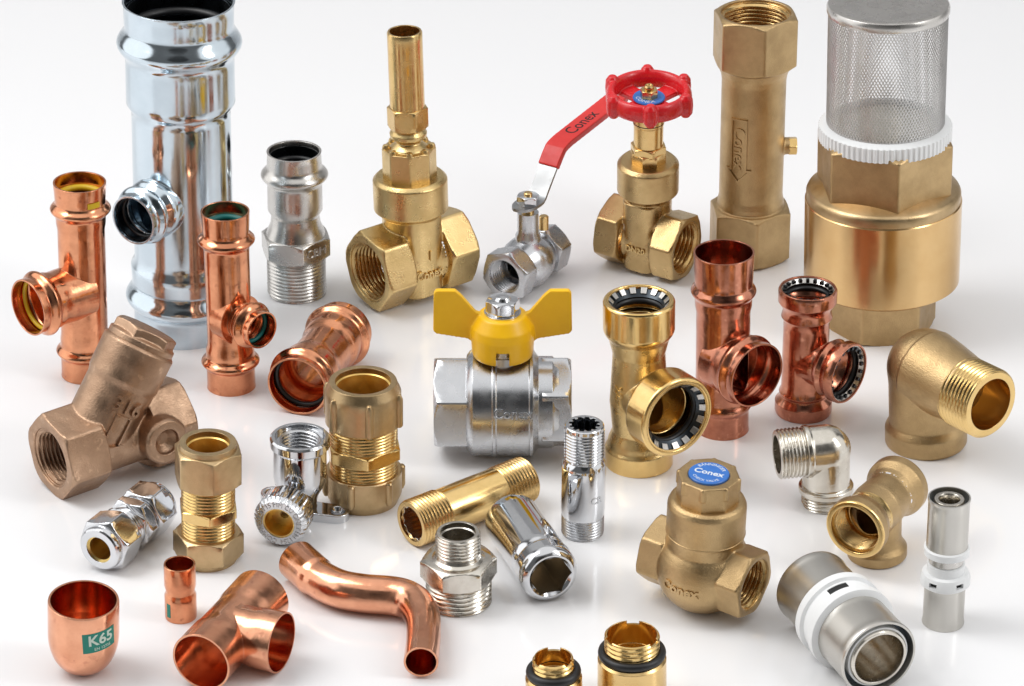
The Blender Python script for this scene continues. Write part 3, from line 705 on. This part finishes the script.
part('bore_sleeve', onx(revc([(14.8, L - 18), (14.8, L - 1), (13.2, L - 1), (12.5, L - 6), (12.5, L - 18)]), zb), 'bore_brass', rt)
part('bore_stop', onx(revc([(13, L - 20), (13, L - 17), (4, L - 17), (4, L - 20)]), zb), 'bore_brass', rt)
def ringtext(R, x0, spin):
    def f(x, y, z):
        a_ = x / R; rr = R + y
        return (x0 + z, rr * math.sin(a_), zb + rr * math.cos(a_))
    return f
part('lettering', text_mesh('COMPRESSION 15 MM CU ONLY EN 1254', 6.6, 0.7, ringtext(18.4, L - 0.2, PI), sx=0.93), 'chrome_satin', rt, on='nut')

# 16 chrome ball valve with butterfly handle
e0 = Gp(434.5, 402, 51); e1 = Gp(571, 402, 51); v = e1 - e0; C0 = (e0 + e1) / 2; Lh = v.length / 2
rt = thing('butterfly_ball_valve', 'chrome ball valve with a yellow butterfly handle', 'valve', C0, (0, 0, 1), v)
rl = math.radians(-34)
hxg = lambda s, A, l: (onx if s > 0 else onxn)(hexa(Lh - l, Lh, A, roll=PI / 2 - math.radians(34) if s > 0 else PI / 2 - math.radians(34), cr=3, lim=1.0))
part('body', csg([hxg(-1, 40.5, 34), onx(rev([(44, -Lh + 30), (48, -Lh + 33), (50, -Lh + 36), (50, -10), (51, -9), (51, -6.5), (50, -5.5), (50, 24), (51, 25), (51, 28), (47, 30), (43, 33), (43, 46)])), xf(rev([(20, 20), (20, 54), (17, 57)]), (0, 0, 0)), onx(rev([(43, 40), (43, 46), (41, 48), (40, 52)]))],
                 [onxn(cyl(30, Lh - 30, Lh + 3))]), 'chrome_satin', rt)
part('end_connector', csg([hxg(1, 39, 30), onx(rev([(36, Lh - 38), (37, Lh - 36), (37, Lh - 28), (35, Lh - 26)]))], [onx(cyl(29, Lh - 28, Lh + 3))]), 'chrome_satin', rt)
part('lettering', text_mesh('Conex', 13, 2.2, lambda x, y, z: (x + 9, -(50 + z) * math.cos((y + 7) / 50 + 0.12), (50 + z) * math.sin((y + 7) / 50 + 0.12)), bold=0.35), 'chrome', rt)
zc = lambda row: (St(C0.x and 503, 448, 503, 300, 0).z(row) - 51)
part('gasket', rev([(19, 50), (19.5, 53), (19, 61), (16, 63)]), 'stainless', rt)
zh = zc(311)
hub = [rev([(27.5, zh - 42), (28.5, zh - 38), (29.5, zh - 20), (28.5, zh - 12), (22, zh - 1), (20, zh)])]
def wing(s):
    q = [(18, zh - 36), (34, zh - 25), (64, zh - 20), (67, zh - 17), (66, zh + 21), (63, zh + 24), (46, zh + 24), (40, zh + 19), (26, zh + 2), (16, zh - 2)]
    q = [(s * x * 0.955, y) for x, y in q]
    if s < 0: q = q[::-1]
    return xf(extr(q, -3.2, 3.2), (0, 0, 0), (0, -1, 0), (1, 0, 0))
part('handle', csg(hub + [wing(1), wing(-1)], [rev([(25, zh - 60), (25, zh - 16)]), box(-6, 6, -60, 0, zh - 60, zh - 28), box(-6, 6, 0, 60, zh - 60, zh - 28)], 0.8, 4), 'yellow', rt, 60)
part('stem', rev([(12, 50), (12, zh - 10), (8, zh), (8, zh + 14), (6, zh + 17), (0, zh + 18)], 40), 'chrome', rt)
part('handle_nut', csg([hexa(zh + 1, zh + 14, 14, cr=1, roll=0.2), rev([(17, zh - 0.5), (17, zh + 1.5)])], []), 'chrome', rt)

# 17 brass push fit tee
S = St(639, 462, 639, 299, 0)
zb, v, L = S.br(678, 418.5, 392); z = S.z
rt = thing('push_fit_tee', 'large golden brass push fit tee with steel toothed rings in its mouths', 'pipe fitting', S.o, S.a, v)
Rt, Rn, Rc = S.r(36.3, z(305)), S.r(28.5, z(390)), S.r(34, 0)
P = [(Rc, 0), (Rc, z(445)), (Rc - 2, z(442)), (Rc - 3, z(437)), (Rn - 1.5, z(428)), (Rn + 1, z(400)), (Rn - 1.5, z(362)), (Rn - 2, z(352)), (Rt - 5, z(337)), (Rt - 1, z(331)), (Rt, z(328)), (Rt, z(301)), (Rt - 1.5, z(299))]
Bq = [(Rn * 0.95, 0), (Rn, L - 40), (37, L - 30), (39, L - 27), (39, L - 2), (37.5, L)]
cut = [xf(cyl(Rt - 4, z(322), 500)), onx(cyl(33.5, L - 22, L + 5), zb), onx(cyl(24, 5, L), zb), cyl(22, -5, 500), cyl(Rc - 4, -5, z(448))]
part('body', csg([rev(P), onx(rev(Bq), zb)], cut, 0.8, 4), 'brass_light', rt, 75, ['brass_gold'],
     lambda c, n_: 1 if (c.z > z(333) or c.z < z(446) or c.x > L - 28) else 0)
for tf, R0 in ((lambda g: xf(g, (0, 0, z(299))), Rt - 3.8), (lambda g: onx(g, zb, L), 33.6)):
    part('retaining_ring', tf(revc([(R0 + .3, -3), (R0 + .3, -1), (R0 - 1.5, -1), (R0 - 1.5, -3)])), 'brass_gold', rt)
    teeth = []; gaps = []
    for i in range(16):
        a_ = 2 * PI * i / 16
        pr_ = [(R0 - 1.2, -2.2), (R0 - 5.2, -6.5), (R0 - 5.8, -5.7), (R0 - 1.2, -1.2)]
        wd = 0.105
        Vv = [(r_ * math.cos(a_ + q), r_ * math.sin(a_ + q), zz_) for q in (-wd, 0, wd) for r_, zz_ in pr_]
        Fc = [(0, 1, 2, 3), (11, 10, 9, 8)] + [(4 * k + j, 4 * k + 4 + j, 4 * k + 4 + (j + 1) % 4, 4 * k + (j + 1) % 4) for k in (0, 1) for j in range(4)]
        teeth.append((np.array(Vv), Fc))
    part('grip_ring', tf(merge(*teeth)), 'stainless', rt)
    part('grip_seat', tf(revc([(R0, -3.2), (R0 - 1.4, -3.2), (R0 - 7.2, -8.6), (R0 - 7.2, -9.6), (R0, -9.6)])), 'dark', rt)
    part('seal_ring', tf(torus(R0 - 5.5, 3.4, -13)), 'rubber', rt, 60)
part('lettering', text_mesh('22x22', 12, 1.0, (lambda f: f)(cylmap(Rn, math.atan2(*reversed(tuple((basis(S.a, v) @ np.array([-0.75, -0.66, 0]))[:2]))), z(392), -0.2, -PI / 2)), bold=0.2), 'brass_light', rt)

# 20 nickel elbow
S = St(826, 503, 826, 449, 0)
zb, v, L = S.br(777, 452.5, 449)
def elbow_sweep(zb, L, r, Rb, prof_end=None, seg=48):
    """tube solid from (0,0,z0) up round the corner to +x; returns list of solids"""
    path = []
    n = 12
    for i in range(n + 1):
        a_ = PI / 2 * i / n
        path.append(((Rb - Rb * math.cos(a_), zb - Rb + Rb * math.sin(a_)), a_))
    ths = np.arange(seg) * 2 * PI / seg; V = []; Fc = []
    pts = [((0, 2), 0)] + [((0, 2 + (zb - Rb - 2) * f), 0) for f in (0.5,)] + path + [((Rb + (L - Rb - 2) * f, zb), PI / 2) for f in (0.5, 1.0)]
    for (x, z_), a_ in pts:
        d_ = (math.sin(a_), math.cos(a_)); n_ = (math.cos(a_), -math.sin(a_))
        for t in ths: V.append((x + n_[0] * r * math.cos(t), r * math.sin(t), z_ + n_[1] * r * math.cos(t)))
    m = len(pts)
    for j in range(m - 1):
        for i in range(seg):
            k = (i + 1) % seg; Fc.append((j * seg + i, j * seg + k, (j + 1) * seg + k, (j + 1) * seg + i))
    Fc.append(tuple(range(seg - 1, -1, -1))); Fc.append(tuple(range((m - 1) * seg, m * seg)))
    return np.array(V), Fc
rt = thing('threaded_elbow', 'small nickel plated elbow with male threads on both ends', 'pipe fitting', S.o, S.a, v)
z1 = S.z(487)
b1 = csg([cyl(21.5, 3, zb), ball(22.5, zb), onx(rev([(22.5, 0), (23, L - 26)]), zb), rev([(22, z1 - 4), (25, z1 - 2), (25, z1 + 3), (21, z1 + 5)]), onx(rev([(21, L - 32), (24, L - 29), (24, L - 25), (22, L - 24)]), zb)], [onx(cyl(17, L - 40, L + 2), zb)], 0.7, 4)
part('body', b1, 'nickel', rt, 75)
part('thread', csg([thread(0, z1 - 2, 22.5, 4.2, 2)], [cyl(17, -2, z1 + 2)]), 'nickel', rt)
part('thread', onx(csg([thread(L - 24, L, 23.0, 4.6, 2.2)], [cyl(17.5, L - 40, L + 4)]) and thread(0.1, 1, 5), zb) if False else csg([onx(thread(L - 24, L, 23.0, 4.6, 2.2), zb)], [onx(cyl(17.5, L - 40, L + 4), zb)]), 'nickel', rt)

# 21 brass elbow
S = St(926, 442, 926, 374, 0)
zb, v, L = S.br(990, 407, 373)
rt = thing('threaded_elbow', 'big rough cast brass elbow with one bright male thread, at the right edge', 'pipe fitting', S.o, S.a, v)
b1 = csg([rev([(34.5, 3), (35, zb - 10), (36.5, zb + 6)]), xf(ball(36.5, 0), (0, 0, zb + 6)), xf(rev([(37.5, 0), (36, 20), (33, L - 38), (32, L - 30)]), (0, 0, zb + 6), (1, 0, -6 / (L - 30)), (0, 0, 1)), rev([(37, 0), (38.5, 3), (38.5, 18), (36, 23), (33, 27)])], [cyl(29, -3, 30), onx(cyl(25, 38, L + 3), zb)], 0.95, 6)
part('body', b1, 'brass_cast', rt, 75)
part('thread', csg([onx(thread(L - 36, L, 33.5, 5.6, 2.2), zb), onx(rev([(30, L - 3), (32.5, L - 1.5), (31, L + 1)]), zb)], [onx(cyl(25, 0, L + 5), zb)]), 'brass_gold', rt)

# 22 bronze tee standing on its side outlet
S = St(877, 555, 877, 507, 0); zb = S.z(507)
m0 = Gp(854, 529, zb); m1 = Gp(900, 484, zb); v = m0 - m1; S.o = Gp(877, 555, 0)
C = S.p(zb); L0 = (m0 - C).length; L1 = (m1 - C).length
rt = thing('threaded_tee', 'small cast brass tee with beaded collars, right of the nickel elbow', 'pipe fitting', S.o, S.a, v)
pr_ = lambda L: rev([(23.5, -2), (22.5, L - 28), (24, L - 19), (26.5, L - 14), (28, L - 11), (28, L - 2), (27, L)])
b1 = csg([onx(pr_(L0), zb), onxn(pr_(L1), zb), rev([(25, 0), (26.5, 2), (26.5, 10), (23, 15), (21.5, 20), (22, zb)])], [onx(cyl(22.5, L0 - 26, L0 + 3), zb), onxn(cyl(22.5, L1 - 26, L1 + 3), zb), onx(cyl(17, -L1, L0), zb), cyl(18, -3, zb)], 0.7, 4)
part('body', b1, 'brass_cast', rt, 75, ['brass_gold'], lambda c, n_: 1 if (c.x > L0 - 2.5 or (c.x > 15 and (c.y ** 2 + (c.z - zb) ** 2) < 23.5 ** 2)) else 0)
part('bore_thread', onx(tube_thread(L0 - 24, L0 - 5, 20, 22.8, 3.4, 1.2), zb), 'brass', rt)

# ------------------------------------------------------------------ press sleeve couplings
S = St(943, 621.5, 949.5, 497, 0); z = S.z
rt = thing('sleeve_coupling', 'slim steel sleeved pipe coupling with white collars, standing upright at the right', 'pipe fitting', S.o, S.a, (0, -1, 0)); rt.scale = (0.89, 0.89, 1)
for u0, u1 in ((0, z(578)), (z(549), z(497))):
    part('sleeve', revc([(20, u0), (20.3, u0 + 1), (19.6, u0 + 5), (19.6, u1 - 4), (20.3, u1 - 2), (20, u1), (18.6, u1), (18.6, u0)]), 'sleeve_steel', rt)
part('collar', csg([rev([(20, z(553)), (21.8, z(553) + 1), (21.8, z(545) - 1), (20.5, z(545))]), rev([(18, z(573)), (18, z(562)), (15, z(561)), (15, z(552))]), rev([(21, z(583)), (24, z(583) + 2), (24, z(573) - 2), (22, z(571)), (19, z(570))])], [xf(box(-4, 4, -40, -19, -2.2, 2.2), (0, 0, z(576)), (0, 0, 1), (math.cos(q), math.sin(q), 0)) for q in (0.5 + PI / 2, -0.65 + PI / 2, 1.7 + PI / 2, PI + .5)]), 'white', rt)
part('window', revc([(20.5, z(580)), (20.5, z(572)), (19, z(572)), (19, z(580))]), 'black', rt)
part('groove_ring', revc([(16.5, z(561)), (16.5, z(554)), (15.2, z(554)), (15.2, z(561))]), 'stainless', rt)
part('insert', revc([(14.5, 5), (14.5, z(500)), (13.8, z(498.5)), (10.5, z(498.5)), (9, z(501)), (9, 5)]), 'nickel', rt)
part('gap_seal', revc([(18.7, z(545)), (18.7, z(505)), (14.3, z(505)), (14.3, z(545))]), 'dark', rt)

a, d, L = ly(879, 658, 812, 586, 35)
rt = thing('sleeve_coupling', 'thick steel sleeved pipe coupling with white collars, lying on its side', 'pipe fitting', a, d, (0, 0, 1))
R = 33.5
for u0, u1 in ((0, L * .40), (L * .60, L)):
    part('sleeve', revc([(R, u0), (R + .5, u0 + 1.5), (R - .3, u0 + 6), (R - .3, u1 - 6), (R + .5, u1 - 2), (R, u1), (R - 1.8, u1), (R - 1.8, u0)]), 'sleeve_steel', rt)
wb = [xf(box(-9, 9, R - 2.5, 60, -3.5, 3.5), (0, 0, L * .505), (0, 0, 1), (math.cos(q), math.sin(q), 0)) for q in (-1.8, -0.5, 0.9, 2.3)]
part('collar', csg([rev([(R + 1, L * .36), (R + 5, L * .36 + 2), (R + 5, L * .44), (R + 2, L * .46), (R + 2, L * .55), (R + 5, L * .56), (R + 5, L * .64 - 2), (R + 1, L * .64)])], wb + [cyl(R - 2, 0, L)]), 'white', rt)
part('window', revc([(R + 1.4, L * .475), (R + 1.4, L * .535), (R - 1, L * .535), (R - 1, L * .475)]), 'black', rt)
part('insert', revc([(25.5, 2), (25.5, 0.5), (24.5, -1), (22.5, -1), (21.5, 2), (21.5, L - 5), (25.5, L - 5)][::-1]), 'nickel', rt)
part('white_washer', revc([(27.2, 2), (27.2, 20), (25.6, 20), (25.6, 2)][::-1]), 'white', rt)
part('gap_seal', revc([(R - 1.6, 12), (R - 1.6, L - 12), (26, L - 12), (26, 12)]), 'dark', rt)

# 25 swing check valve
e0 = Gp(653, 549, 39); e1 = Gp(755, 583, 39); v = e1 - e0; C0 = (e0 + e1) / 2; Lh = v.length / 2
S.o = C0; S.a = axis_from(C0, 709, 472, 3); z = S.z
rt = thing('check_valve', 'round bellied cast brass check valve with a blue disc on its cap', 'valve', C0, S.a, v)
hx = lambda s: (onx if s > 0 else onxn)(hexa(Lh - 23, Lh, 27.5, roll=0.25, cr=3, lim=1.03))
bdy = csg([ball(41, 0), hx(1), hx(-1), onx(rev([(25, -Lh + 20), (27, -30), (34, 0), (27, 30), (25, Lh - 20)])), rev([(33, 0), (33, z(532)), (33.8, z(530)), (33.8, z(503)), (32, z(499)), (29, z(497))])],
          [onx(cyl(22.8, Lh - 26, Lh + 3)), onxn(cyl(22.8, Lh - 26, Lh + 3)), onx(cyl(19, -Lh, Lh))], 0.85, 5)
part('body', bdy, 'brass_cast', rt, 75)
part('seam', torus(33.4, 0.8, z(530)), 'brass_cast', rt, 60)
for f in (onx, onxn): part('bore_thread', f(tube_thread(Lh - 24, Lh - 1.5, 20, 23.2, 5, 2.5)), 'brass', rt)
zt = z(472)
adds = [hexa(z(499), zt - 2, 25, 8, 0.35, 2, lim=1.0)]
for k in range(8):
    a_ = 0.35 + k * PI / 4; adds.append(xf(rev([(2.8, 0), (2.8, 10.5), (1.8, 12), (0, 12.4)], 16), (25 * math.cos(a_), 25 * math.sin(a_), zt - 14)))
part('cap', csg(adds, [cyl(17.5, zt - 3.2, zt + 9)], 0.7, 3), 'brass_cast', rt, 75)
part('name_disc', rev([(17.2, zt - 4), (17.2, zt - 1.2), (16.5, zt - 0.6), (0, zt - 0.6)]), 'blue', rt)
Bi = basis(S.a, v); xdir = Bi @ np.array([0.93, -0.36, 0]); an = math.atan2(xdir[1], xdir[0])
def flat(x, y, zz_): return (x * math.cos(an) - y * math.sin(an), x * math.sin(an) + y * math.cos(an), zt - 0.7 + zz_ * .5)
part('lettering', text_mesh('Conex', 9.5, 0.5, flat, bold=0.2), 'white_ink', rt, on='name_disc')
def discring(R, sp):
    def f(x, y, zz_):
        a_ = sp - x / R; rr = R + y; return flat(rr * math.cos(a_), rr * math.sin(a_), zz_)
    return f
part('lettering', text_mesh('BÄNNINGER', 4.8, 0.5, discring(13, PI / 2)), 'white_ink', rt, on='name_disc')
def discring2(R, sp):
    def f(x, y, zz_):
        a_ = sp + x / R; rr = R - y; return flat(rr * math.cos(a_), rr * math.sin(a_), zz_)
    return f
part('lettering', text_mesh('CHECK VALVE', 4.0, 0.5, discring2(13.2, -PI / 2)), 'white_ink', rt, on='name_disc')
def belly(x, y, zz_):
    a_ = x / 40.6 + 0.0; b_2 = y / 40.6 - 0.06; rr = 40.7 + zz_
    return (rr * math.sin(a_) * math.cos(b_2), -rr * math.cos(a_) * math.cos(b_2), rr * math.sin(b_2))
part('lettering', text_mesh('Conex', 12.5, 1.4, belly, bold=0.45), 'brass_cast', rt)

# 26 long brass nipple
a, d, L = ly(411, 524, 526, 479, 22)
rt = thing('long_nipple', 'long brass barrel nipple with threaded ends, lying behind the chrome hexagon socket', 'pipe fitting', a, d, (0, 0, 1))
part('barrel', csg([rev([(19.6, 32), (20.9, 33), (20.9, L - 33), (19.6, L - 32)])], [cyl(16, -5, L + 5)]), 'brass_gold', rt)
for u0, u1 in ((0, 34), (L - 34, L)): part('thread', csg([thread(u0, u1, 21.8, 4.6, 1.9)], [cyl(16.5, -5, L + 5)]), 'brass', rt)
n = 12; ths = np.arange(n * 4) * 2 * PI / (n * 4)
part('bore', csg([cyl(16.9, 3, 30)], [levels_solid([(0, 14.5 + 1.6 * (np.arange(n * 4) % 4 < 2)), (40, 14.5 + 1.6 * (np.arange(n * 4) % 4 < 2))], ths)]), 'nickel', rt)

# 27 chrome hexagon socket extension lying
a, d, L = ly(551, 577, 511, 518, 26.5)
rt = thing('socket_extension', 'mirror chrome extension with hexagon bore, leaning on nothing in front of the brass nipple', 'pipe fitting', a, d, (0, 0, 1))
rt['label'] = 'mirror chrome extension piece with a hexagon bore, lying in front of the long brass nipple'
part('body', csg([rev([(21, 0), (24, 2), (26, 6), (26.2, 20), (24.8, 22), (24.6, 24), (25.3, 26), (25.3, L - 4), (24, L)], 96)], [rev([(20.5, -1), (17, 2.5)]), hexa(-1, 60, 16.6, cr=0.5, ch0=False, ch1=False, roll=0.5), cyl(14.9, 50, L + 3)]), 'chrome', rt, 32, ['bore_grey'], lambda c, n_: 1 if (c.z > 3 and math.hypot(c.x, c.y) < 19.5 and c.z < L - 2) else 0)
part('bore_sleeve', revc([(15.2, 61), (15.2, L - 4), (12, L - 4), (12, 61)]), 'nickel', rt)

# 28 chrome standing extension
S = St(582.5, 532, 584.5, 424, 0); z = S.z
rt = thing('tap_extension', 'slim chrome extension piece with threads at both ends, standing upright', 'pipe fitting', S.o, S.a, (0, -1, 0))
part('barrel', csg([rev([(19, z(513)), (19.4, z(511)), (19.8, z(505)), (19.8, z(466)), (19, z(461)), (17, z(458)), (17, z(455))])], [cyl(12, -5, 300)]), 'chrome', rt)
part('thread', csg([thread(0, z(511), 19.2, 3.6, 1.3)], [cyl(13, -5, 300)]), 'chrome_satin', rt)
n = 12; ths = np.arange(n * 6) * 2 * PI / (n * 6); spl = 13.8 - 2.6 * (np.arange(n * 6) % 6 < 2)
part('thread', csg([thread(z(458), z(428), 18.0, 4.0, 1.5), rev([(16.5, z(429)), (17.6, z(428)), (17.4, z(425)), (16.4, z(424))])], [levels_solid([(z(460), spl), (z(415), spl)], ths)]), 'chrome', rt)
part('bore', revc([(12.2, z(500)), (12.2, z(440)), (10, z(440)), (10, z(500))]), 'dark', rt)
part('lettering', text_mesh('CR', 9, 0.5, cylmap(19.7, 0.62, z(492), -0.05), bold=0.1), 'chrome_satin', rt, on='barrel')

# 29 nickel reducing nipple
S = St(459, 601, 458, 532, 0); z = S.z
rt = thing('reducing_nipple', 'squat nickel plated reducing nipple, narrow thread above a hexagon and a wide thread', 'pipe fitting', S.o, S.a, (0, -1, 0))
part('hexagon', csg([hexa(z(577), z(557), 29, cr=2, roll=PI / 6 + 0.1, lim=0.97), rev([(27, z(560)), (20, z(555)), (18, z(550))])], [cyl(15.5, -5, 300)]), 'nickel', rt)
part('thread', csg([thread(0, z(577) + 1, 28.6, 5.6, 2.8)], [cyl(24, -5, 300)]), 'nickel', rt)
part('thread', csg([thread(z(556), z(532), 19.6, 4.4, 1.9), rev([(17, z(535)), (18.6, z(534)), (18, z(532) + .5)])], [cyl(15.5, -5, 300)]), 'nickel', rt)
part('bore', revc([(15.8, 5), (15.8, z(536)), (14.4, z(537)), (14.4, 5)]), 'nickel', rt)

# 30 copper end cap
S = St(83.5, 668, 83.5, 600, 3); z = S.z; H = z(600); R = S.r(35.8, H)
O = [(0.02, 0)] + [(R * math.sin(a_) ** 0.72 if a_ > 0 else 0.02, 37 * (1 - math.cos(a_) ** 1.0)) for a_ in np.linspace(0.12, PI / 2, 14)] + [(R, H - 2), (R - 0.5, H)]
rt = thing('end_cap', 'copper end cap with domed bottom and a green printed label', 'pipe fitting', S.o, S.a, (0, -1, 0))
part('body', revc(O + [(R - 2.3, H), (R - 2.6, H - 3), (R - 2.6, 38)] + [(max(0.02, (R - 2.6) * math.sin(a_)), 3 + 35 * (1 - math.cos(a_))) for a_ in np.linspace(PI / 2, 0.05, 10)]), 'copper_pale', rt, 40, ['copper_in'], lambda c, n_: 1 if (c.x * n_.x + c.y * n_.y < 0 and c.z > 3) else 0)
def patch(fn, w, h, th, n=10):
    Vv = []
    for zz_ in (0, th):
        for j in range(3):
            for i in range(n + 1): Vv.append(fn(-w / 2 + w * i / n, -h / 2 + h * j / 2, zz_))
    q = n + 1; Fc = []
    for j in range(2):
        for i in range(n):
            a_ = j * q + i; Fc.append((a_ + 3 * q, a_ + 1 + 3 * q, a_ + 1 + q + 3 * q, a_ + q + 3 * q)); Fc.append((a_, a_ + q, a_ + q + 1, a_ + 1))
    for i in range(n):
        Fc.append((i, i + 1, i + 1 + 3 * q, i + 3 * q)); Fc.append((2 * q + i, 5 * q + i, 5 * q + i + 1, 2 * q + i + 1))
    for j in range(2):
        Fc.append((j * q, (j + 3) * q, (j + 4) * q, (j + 1) * q)); Fc.append((j * q + n, (j + 1) * q + n, (j + 4) * q + n, (j + 3) * q + n))
    return np.array(Vv), Fc
part('painted_mark', patch(YM, 13, 5.5, 0.5), 'rubber_yellow', YT)
cm = cylmap(R, 0.60, z(623) , 0.05, 0.06)
part('printed_label', patch(cm, 30, 19, 0.2), 'green', rt)
part('lettering', text_mesh('K65', 14, 0.3, lambda x, y, z_: cm(x + 1, y + 2, z_ + 0.15), bold=0.3), 'pale_ink', rt, on='printed_label')
part('lettering', text_mesh('EN 12735', 3.8, 0.3, lambda x, y, z_: cm(x + 2, y - 6.5, z_ + 0.15)), 'pale_ink', rt, on='printed_label')

# 31 small copper reducer
S = St(181, 616, 179.5, 563.5, 0); z = S.z; H = z(563.5)
O = [(14.6, 0), (14.8, 1), (14.8, z(594)), (13.4, z(591)), (13.2, z(590)), (14.8, z(584)), (14.8, H - 1), (14.5, H)]
rt = thing('reducing_socket', 'tiny copper reducing socket, the smallest fitting, with a green printed mark', 'pipe fitting', S.o, S.a, (0, -1, 0)); rt.scale = (0.92, 0.92, 1)
part('body', revc(O + [(q[0] - 1.5, q[1]) for q in O[::-1]]), 'copper', rt)
cm2 = cylmap(14.8, -0.75, z(605), 0.05, PI / 2)
part('printed_label', patch(cm2, 13, 4.5, 0.2), 'green', rt)

# 32 copper tee lying
a, d, L = ly(201, 662, 261, 597, 27)
t0 = (Gp(231, 630, 29) - a).length
rt = thing('capillary_tee', 'plain shiny copper tee lying down beside the copper offset bend', 'pipe fitting', a, d, (0.9, -0.45, 0))
tl = L * 0.47
P = [(26, 0), (25.8, 30), (24.8, 36), (24.8, L - 36), (25.8, L - 30), (26, L)]
Bq = [(24, 0), (24.6, 22), (25.6, 28), (26, 48)]
sd = lambda g: xf(g, (0, 0, tl), (1, 0, 0), (0, 1, 0))
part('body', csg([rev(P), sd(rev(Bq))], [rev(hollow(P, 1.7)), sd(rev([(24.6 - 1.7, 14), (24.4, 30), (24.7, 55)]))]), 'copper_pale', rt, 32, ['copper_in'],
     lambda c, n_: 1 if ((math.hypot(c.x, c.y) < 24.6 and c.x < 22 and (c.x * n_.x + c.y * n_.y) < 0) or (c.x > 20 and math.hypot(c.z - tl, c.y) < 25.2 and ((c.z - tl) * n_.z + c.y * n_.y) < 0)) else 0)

# 33 copper offset bend
pp = [(421, 662), (423.5, 636), (422, 616), (412, 602), (394, 596), (365, 593.5), (340, 589), (319, 579), (307, 569), (297, 560)]
pts = [Gp(x, y, 17) for x, y in pp]
def catmull(P, n=8):
    Q = [P[0] * 2 - P[1]] + P + [P[-1] * 2 - P[-2]]; o_ = []
    for i in range(1, len(Q) - 2):
        for k in range(n):
            t = k / n; o_.append(0.5 * ((2 * Q[i]) + (Q[i + 1] - Q[i - 1]) * t + (2 * Q[i - 1] - 5 * Q[i] + 4 * Q[i + 1] - Q[i + 2]) * t * t + (-Q[i - 1] + 3 * Q[i] - 3 * Q[i + 1] + Q[i + 2]) * t ** 3))
    return o_ + [P[-1]]
cl = catmull(pts); root = pts[0].copy()
rt = thing('offset_bend', 'polished copper offset bend curving in an S across the table', 'pipe fitting', root, (0, 0, 1), (1, 0, 0))
seg = 56; Vv = []; n = len(cl)
def ring_at(i, r):
    a_ = cl[max(0, i - 1)]; b2 = cl[min(n - 1, i + 1)]; t = (b2 - a_).normalized(); s2 = t.cross(Vector((0, 0, 1))).normalized(); u = s2.cross(t)
    return [tuple(cl[i] - root + s2 * (r * math.cos(q)) + u * (r * math.sin(q))) for q in np.arange(seg) * 2 * PI / seg]
ln = [0]
for i in range(1, n): ln.append(ln[-1] + (cl[i] - cl[i - 1]).length)
def rad(i):
    s2 = ln[-1] - ln[i]; base = 14.4 + 2.4 * min(1, max(0, (ln[i] - 50) / 60)); return base + (1.2 if s2 < 34 else 0)
for i in range(n): Vv += ring_at(i, rad(i))
for i in range(n - 1, -1, -1): Vv += ring_at(i, rad(i) - 1.7)
Fc = []; m = 2 * n
for j in range(m):
    j2 = (j + 1) % m
    for i in range(seg):
        k = (i + 1) % seg; Fc.append((j * seg + i, j2 * seg + i, j2 * seg + k, j * seg + k))
part('body', (np.array(Vv), Fc), 'copper_pale', rt)

# 34, 35 brass bushes at the lower edge
def bush(label, bx_, by_, tx_, ty_, rr, ro, rb_, row_ring, row_sh):
    S = St(bx_, by_, tx_, ty_, 0); z = S.z; H = S.H
    rt = thing('threaded_bush', label, 'pipe fitting', S.o, S.a, (0, -1, 0))
    q = lambda r, zz_: S.r(r, zz_)
    zs = z(row_sh)
    part('body', csg([rev([(q(rb_, 0) - 1, 0), (q(rb_, 0), 3), (q(rb_, zs), zs - 2), (q(rb_, zs) - 2, zs), (q(rb_, zs) - 5, zs)])], [cyl(q(rr, H) - 3, -2, H + 5)]), 'brass', rt)
    R_ = q(rr, H); ch = R_ - 3.2
    nt_ = [xf(box(-5, 5, -60, -5, H - 3, H + 5), (0, 0, 0), (0, 0, 1), (math.cos(k), math.sin(k), 0)) for k in (0.45, 0.45 + PI * 2 / 3, 0.45 + PI * 4 / 3)]
    part('thread', csg([thread(zs - 3, H, R_, 5.5, 2.2)], [cyl(ch + 0.8, zs - 8, H + 5)] + nt_), 'brass_gold', rt)
    part('bore', revc([(ch + 0.9, 4), (ch + 0.9, H - 26), (ch - 1.8, H - 27), (ch - 1.8, 4)]), 'bore_brass', rt)
    part('seal_ring', torus(R_ + 1.5, (ro - rr) * 0.42 + 1.5, z(row_ring)), 'rubber', rt, 60)
bush('smaller brass bush with black seal, cut off by the lower edge', 555, 715, 553, 657, 21, 27, 28.5, 671, 675)
bush('larger brass bush with black seal beside the smaller bush', 632, 703, 632, 634, 28, 33, 34.5, 652, 656)
print('objects', len(bpy.data.objects))
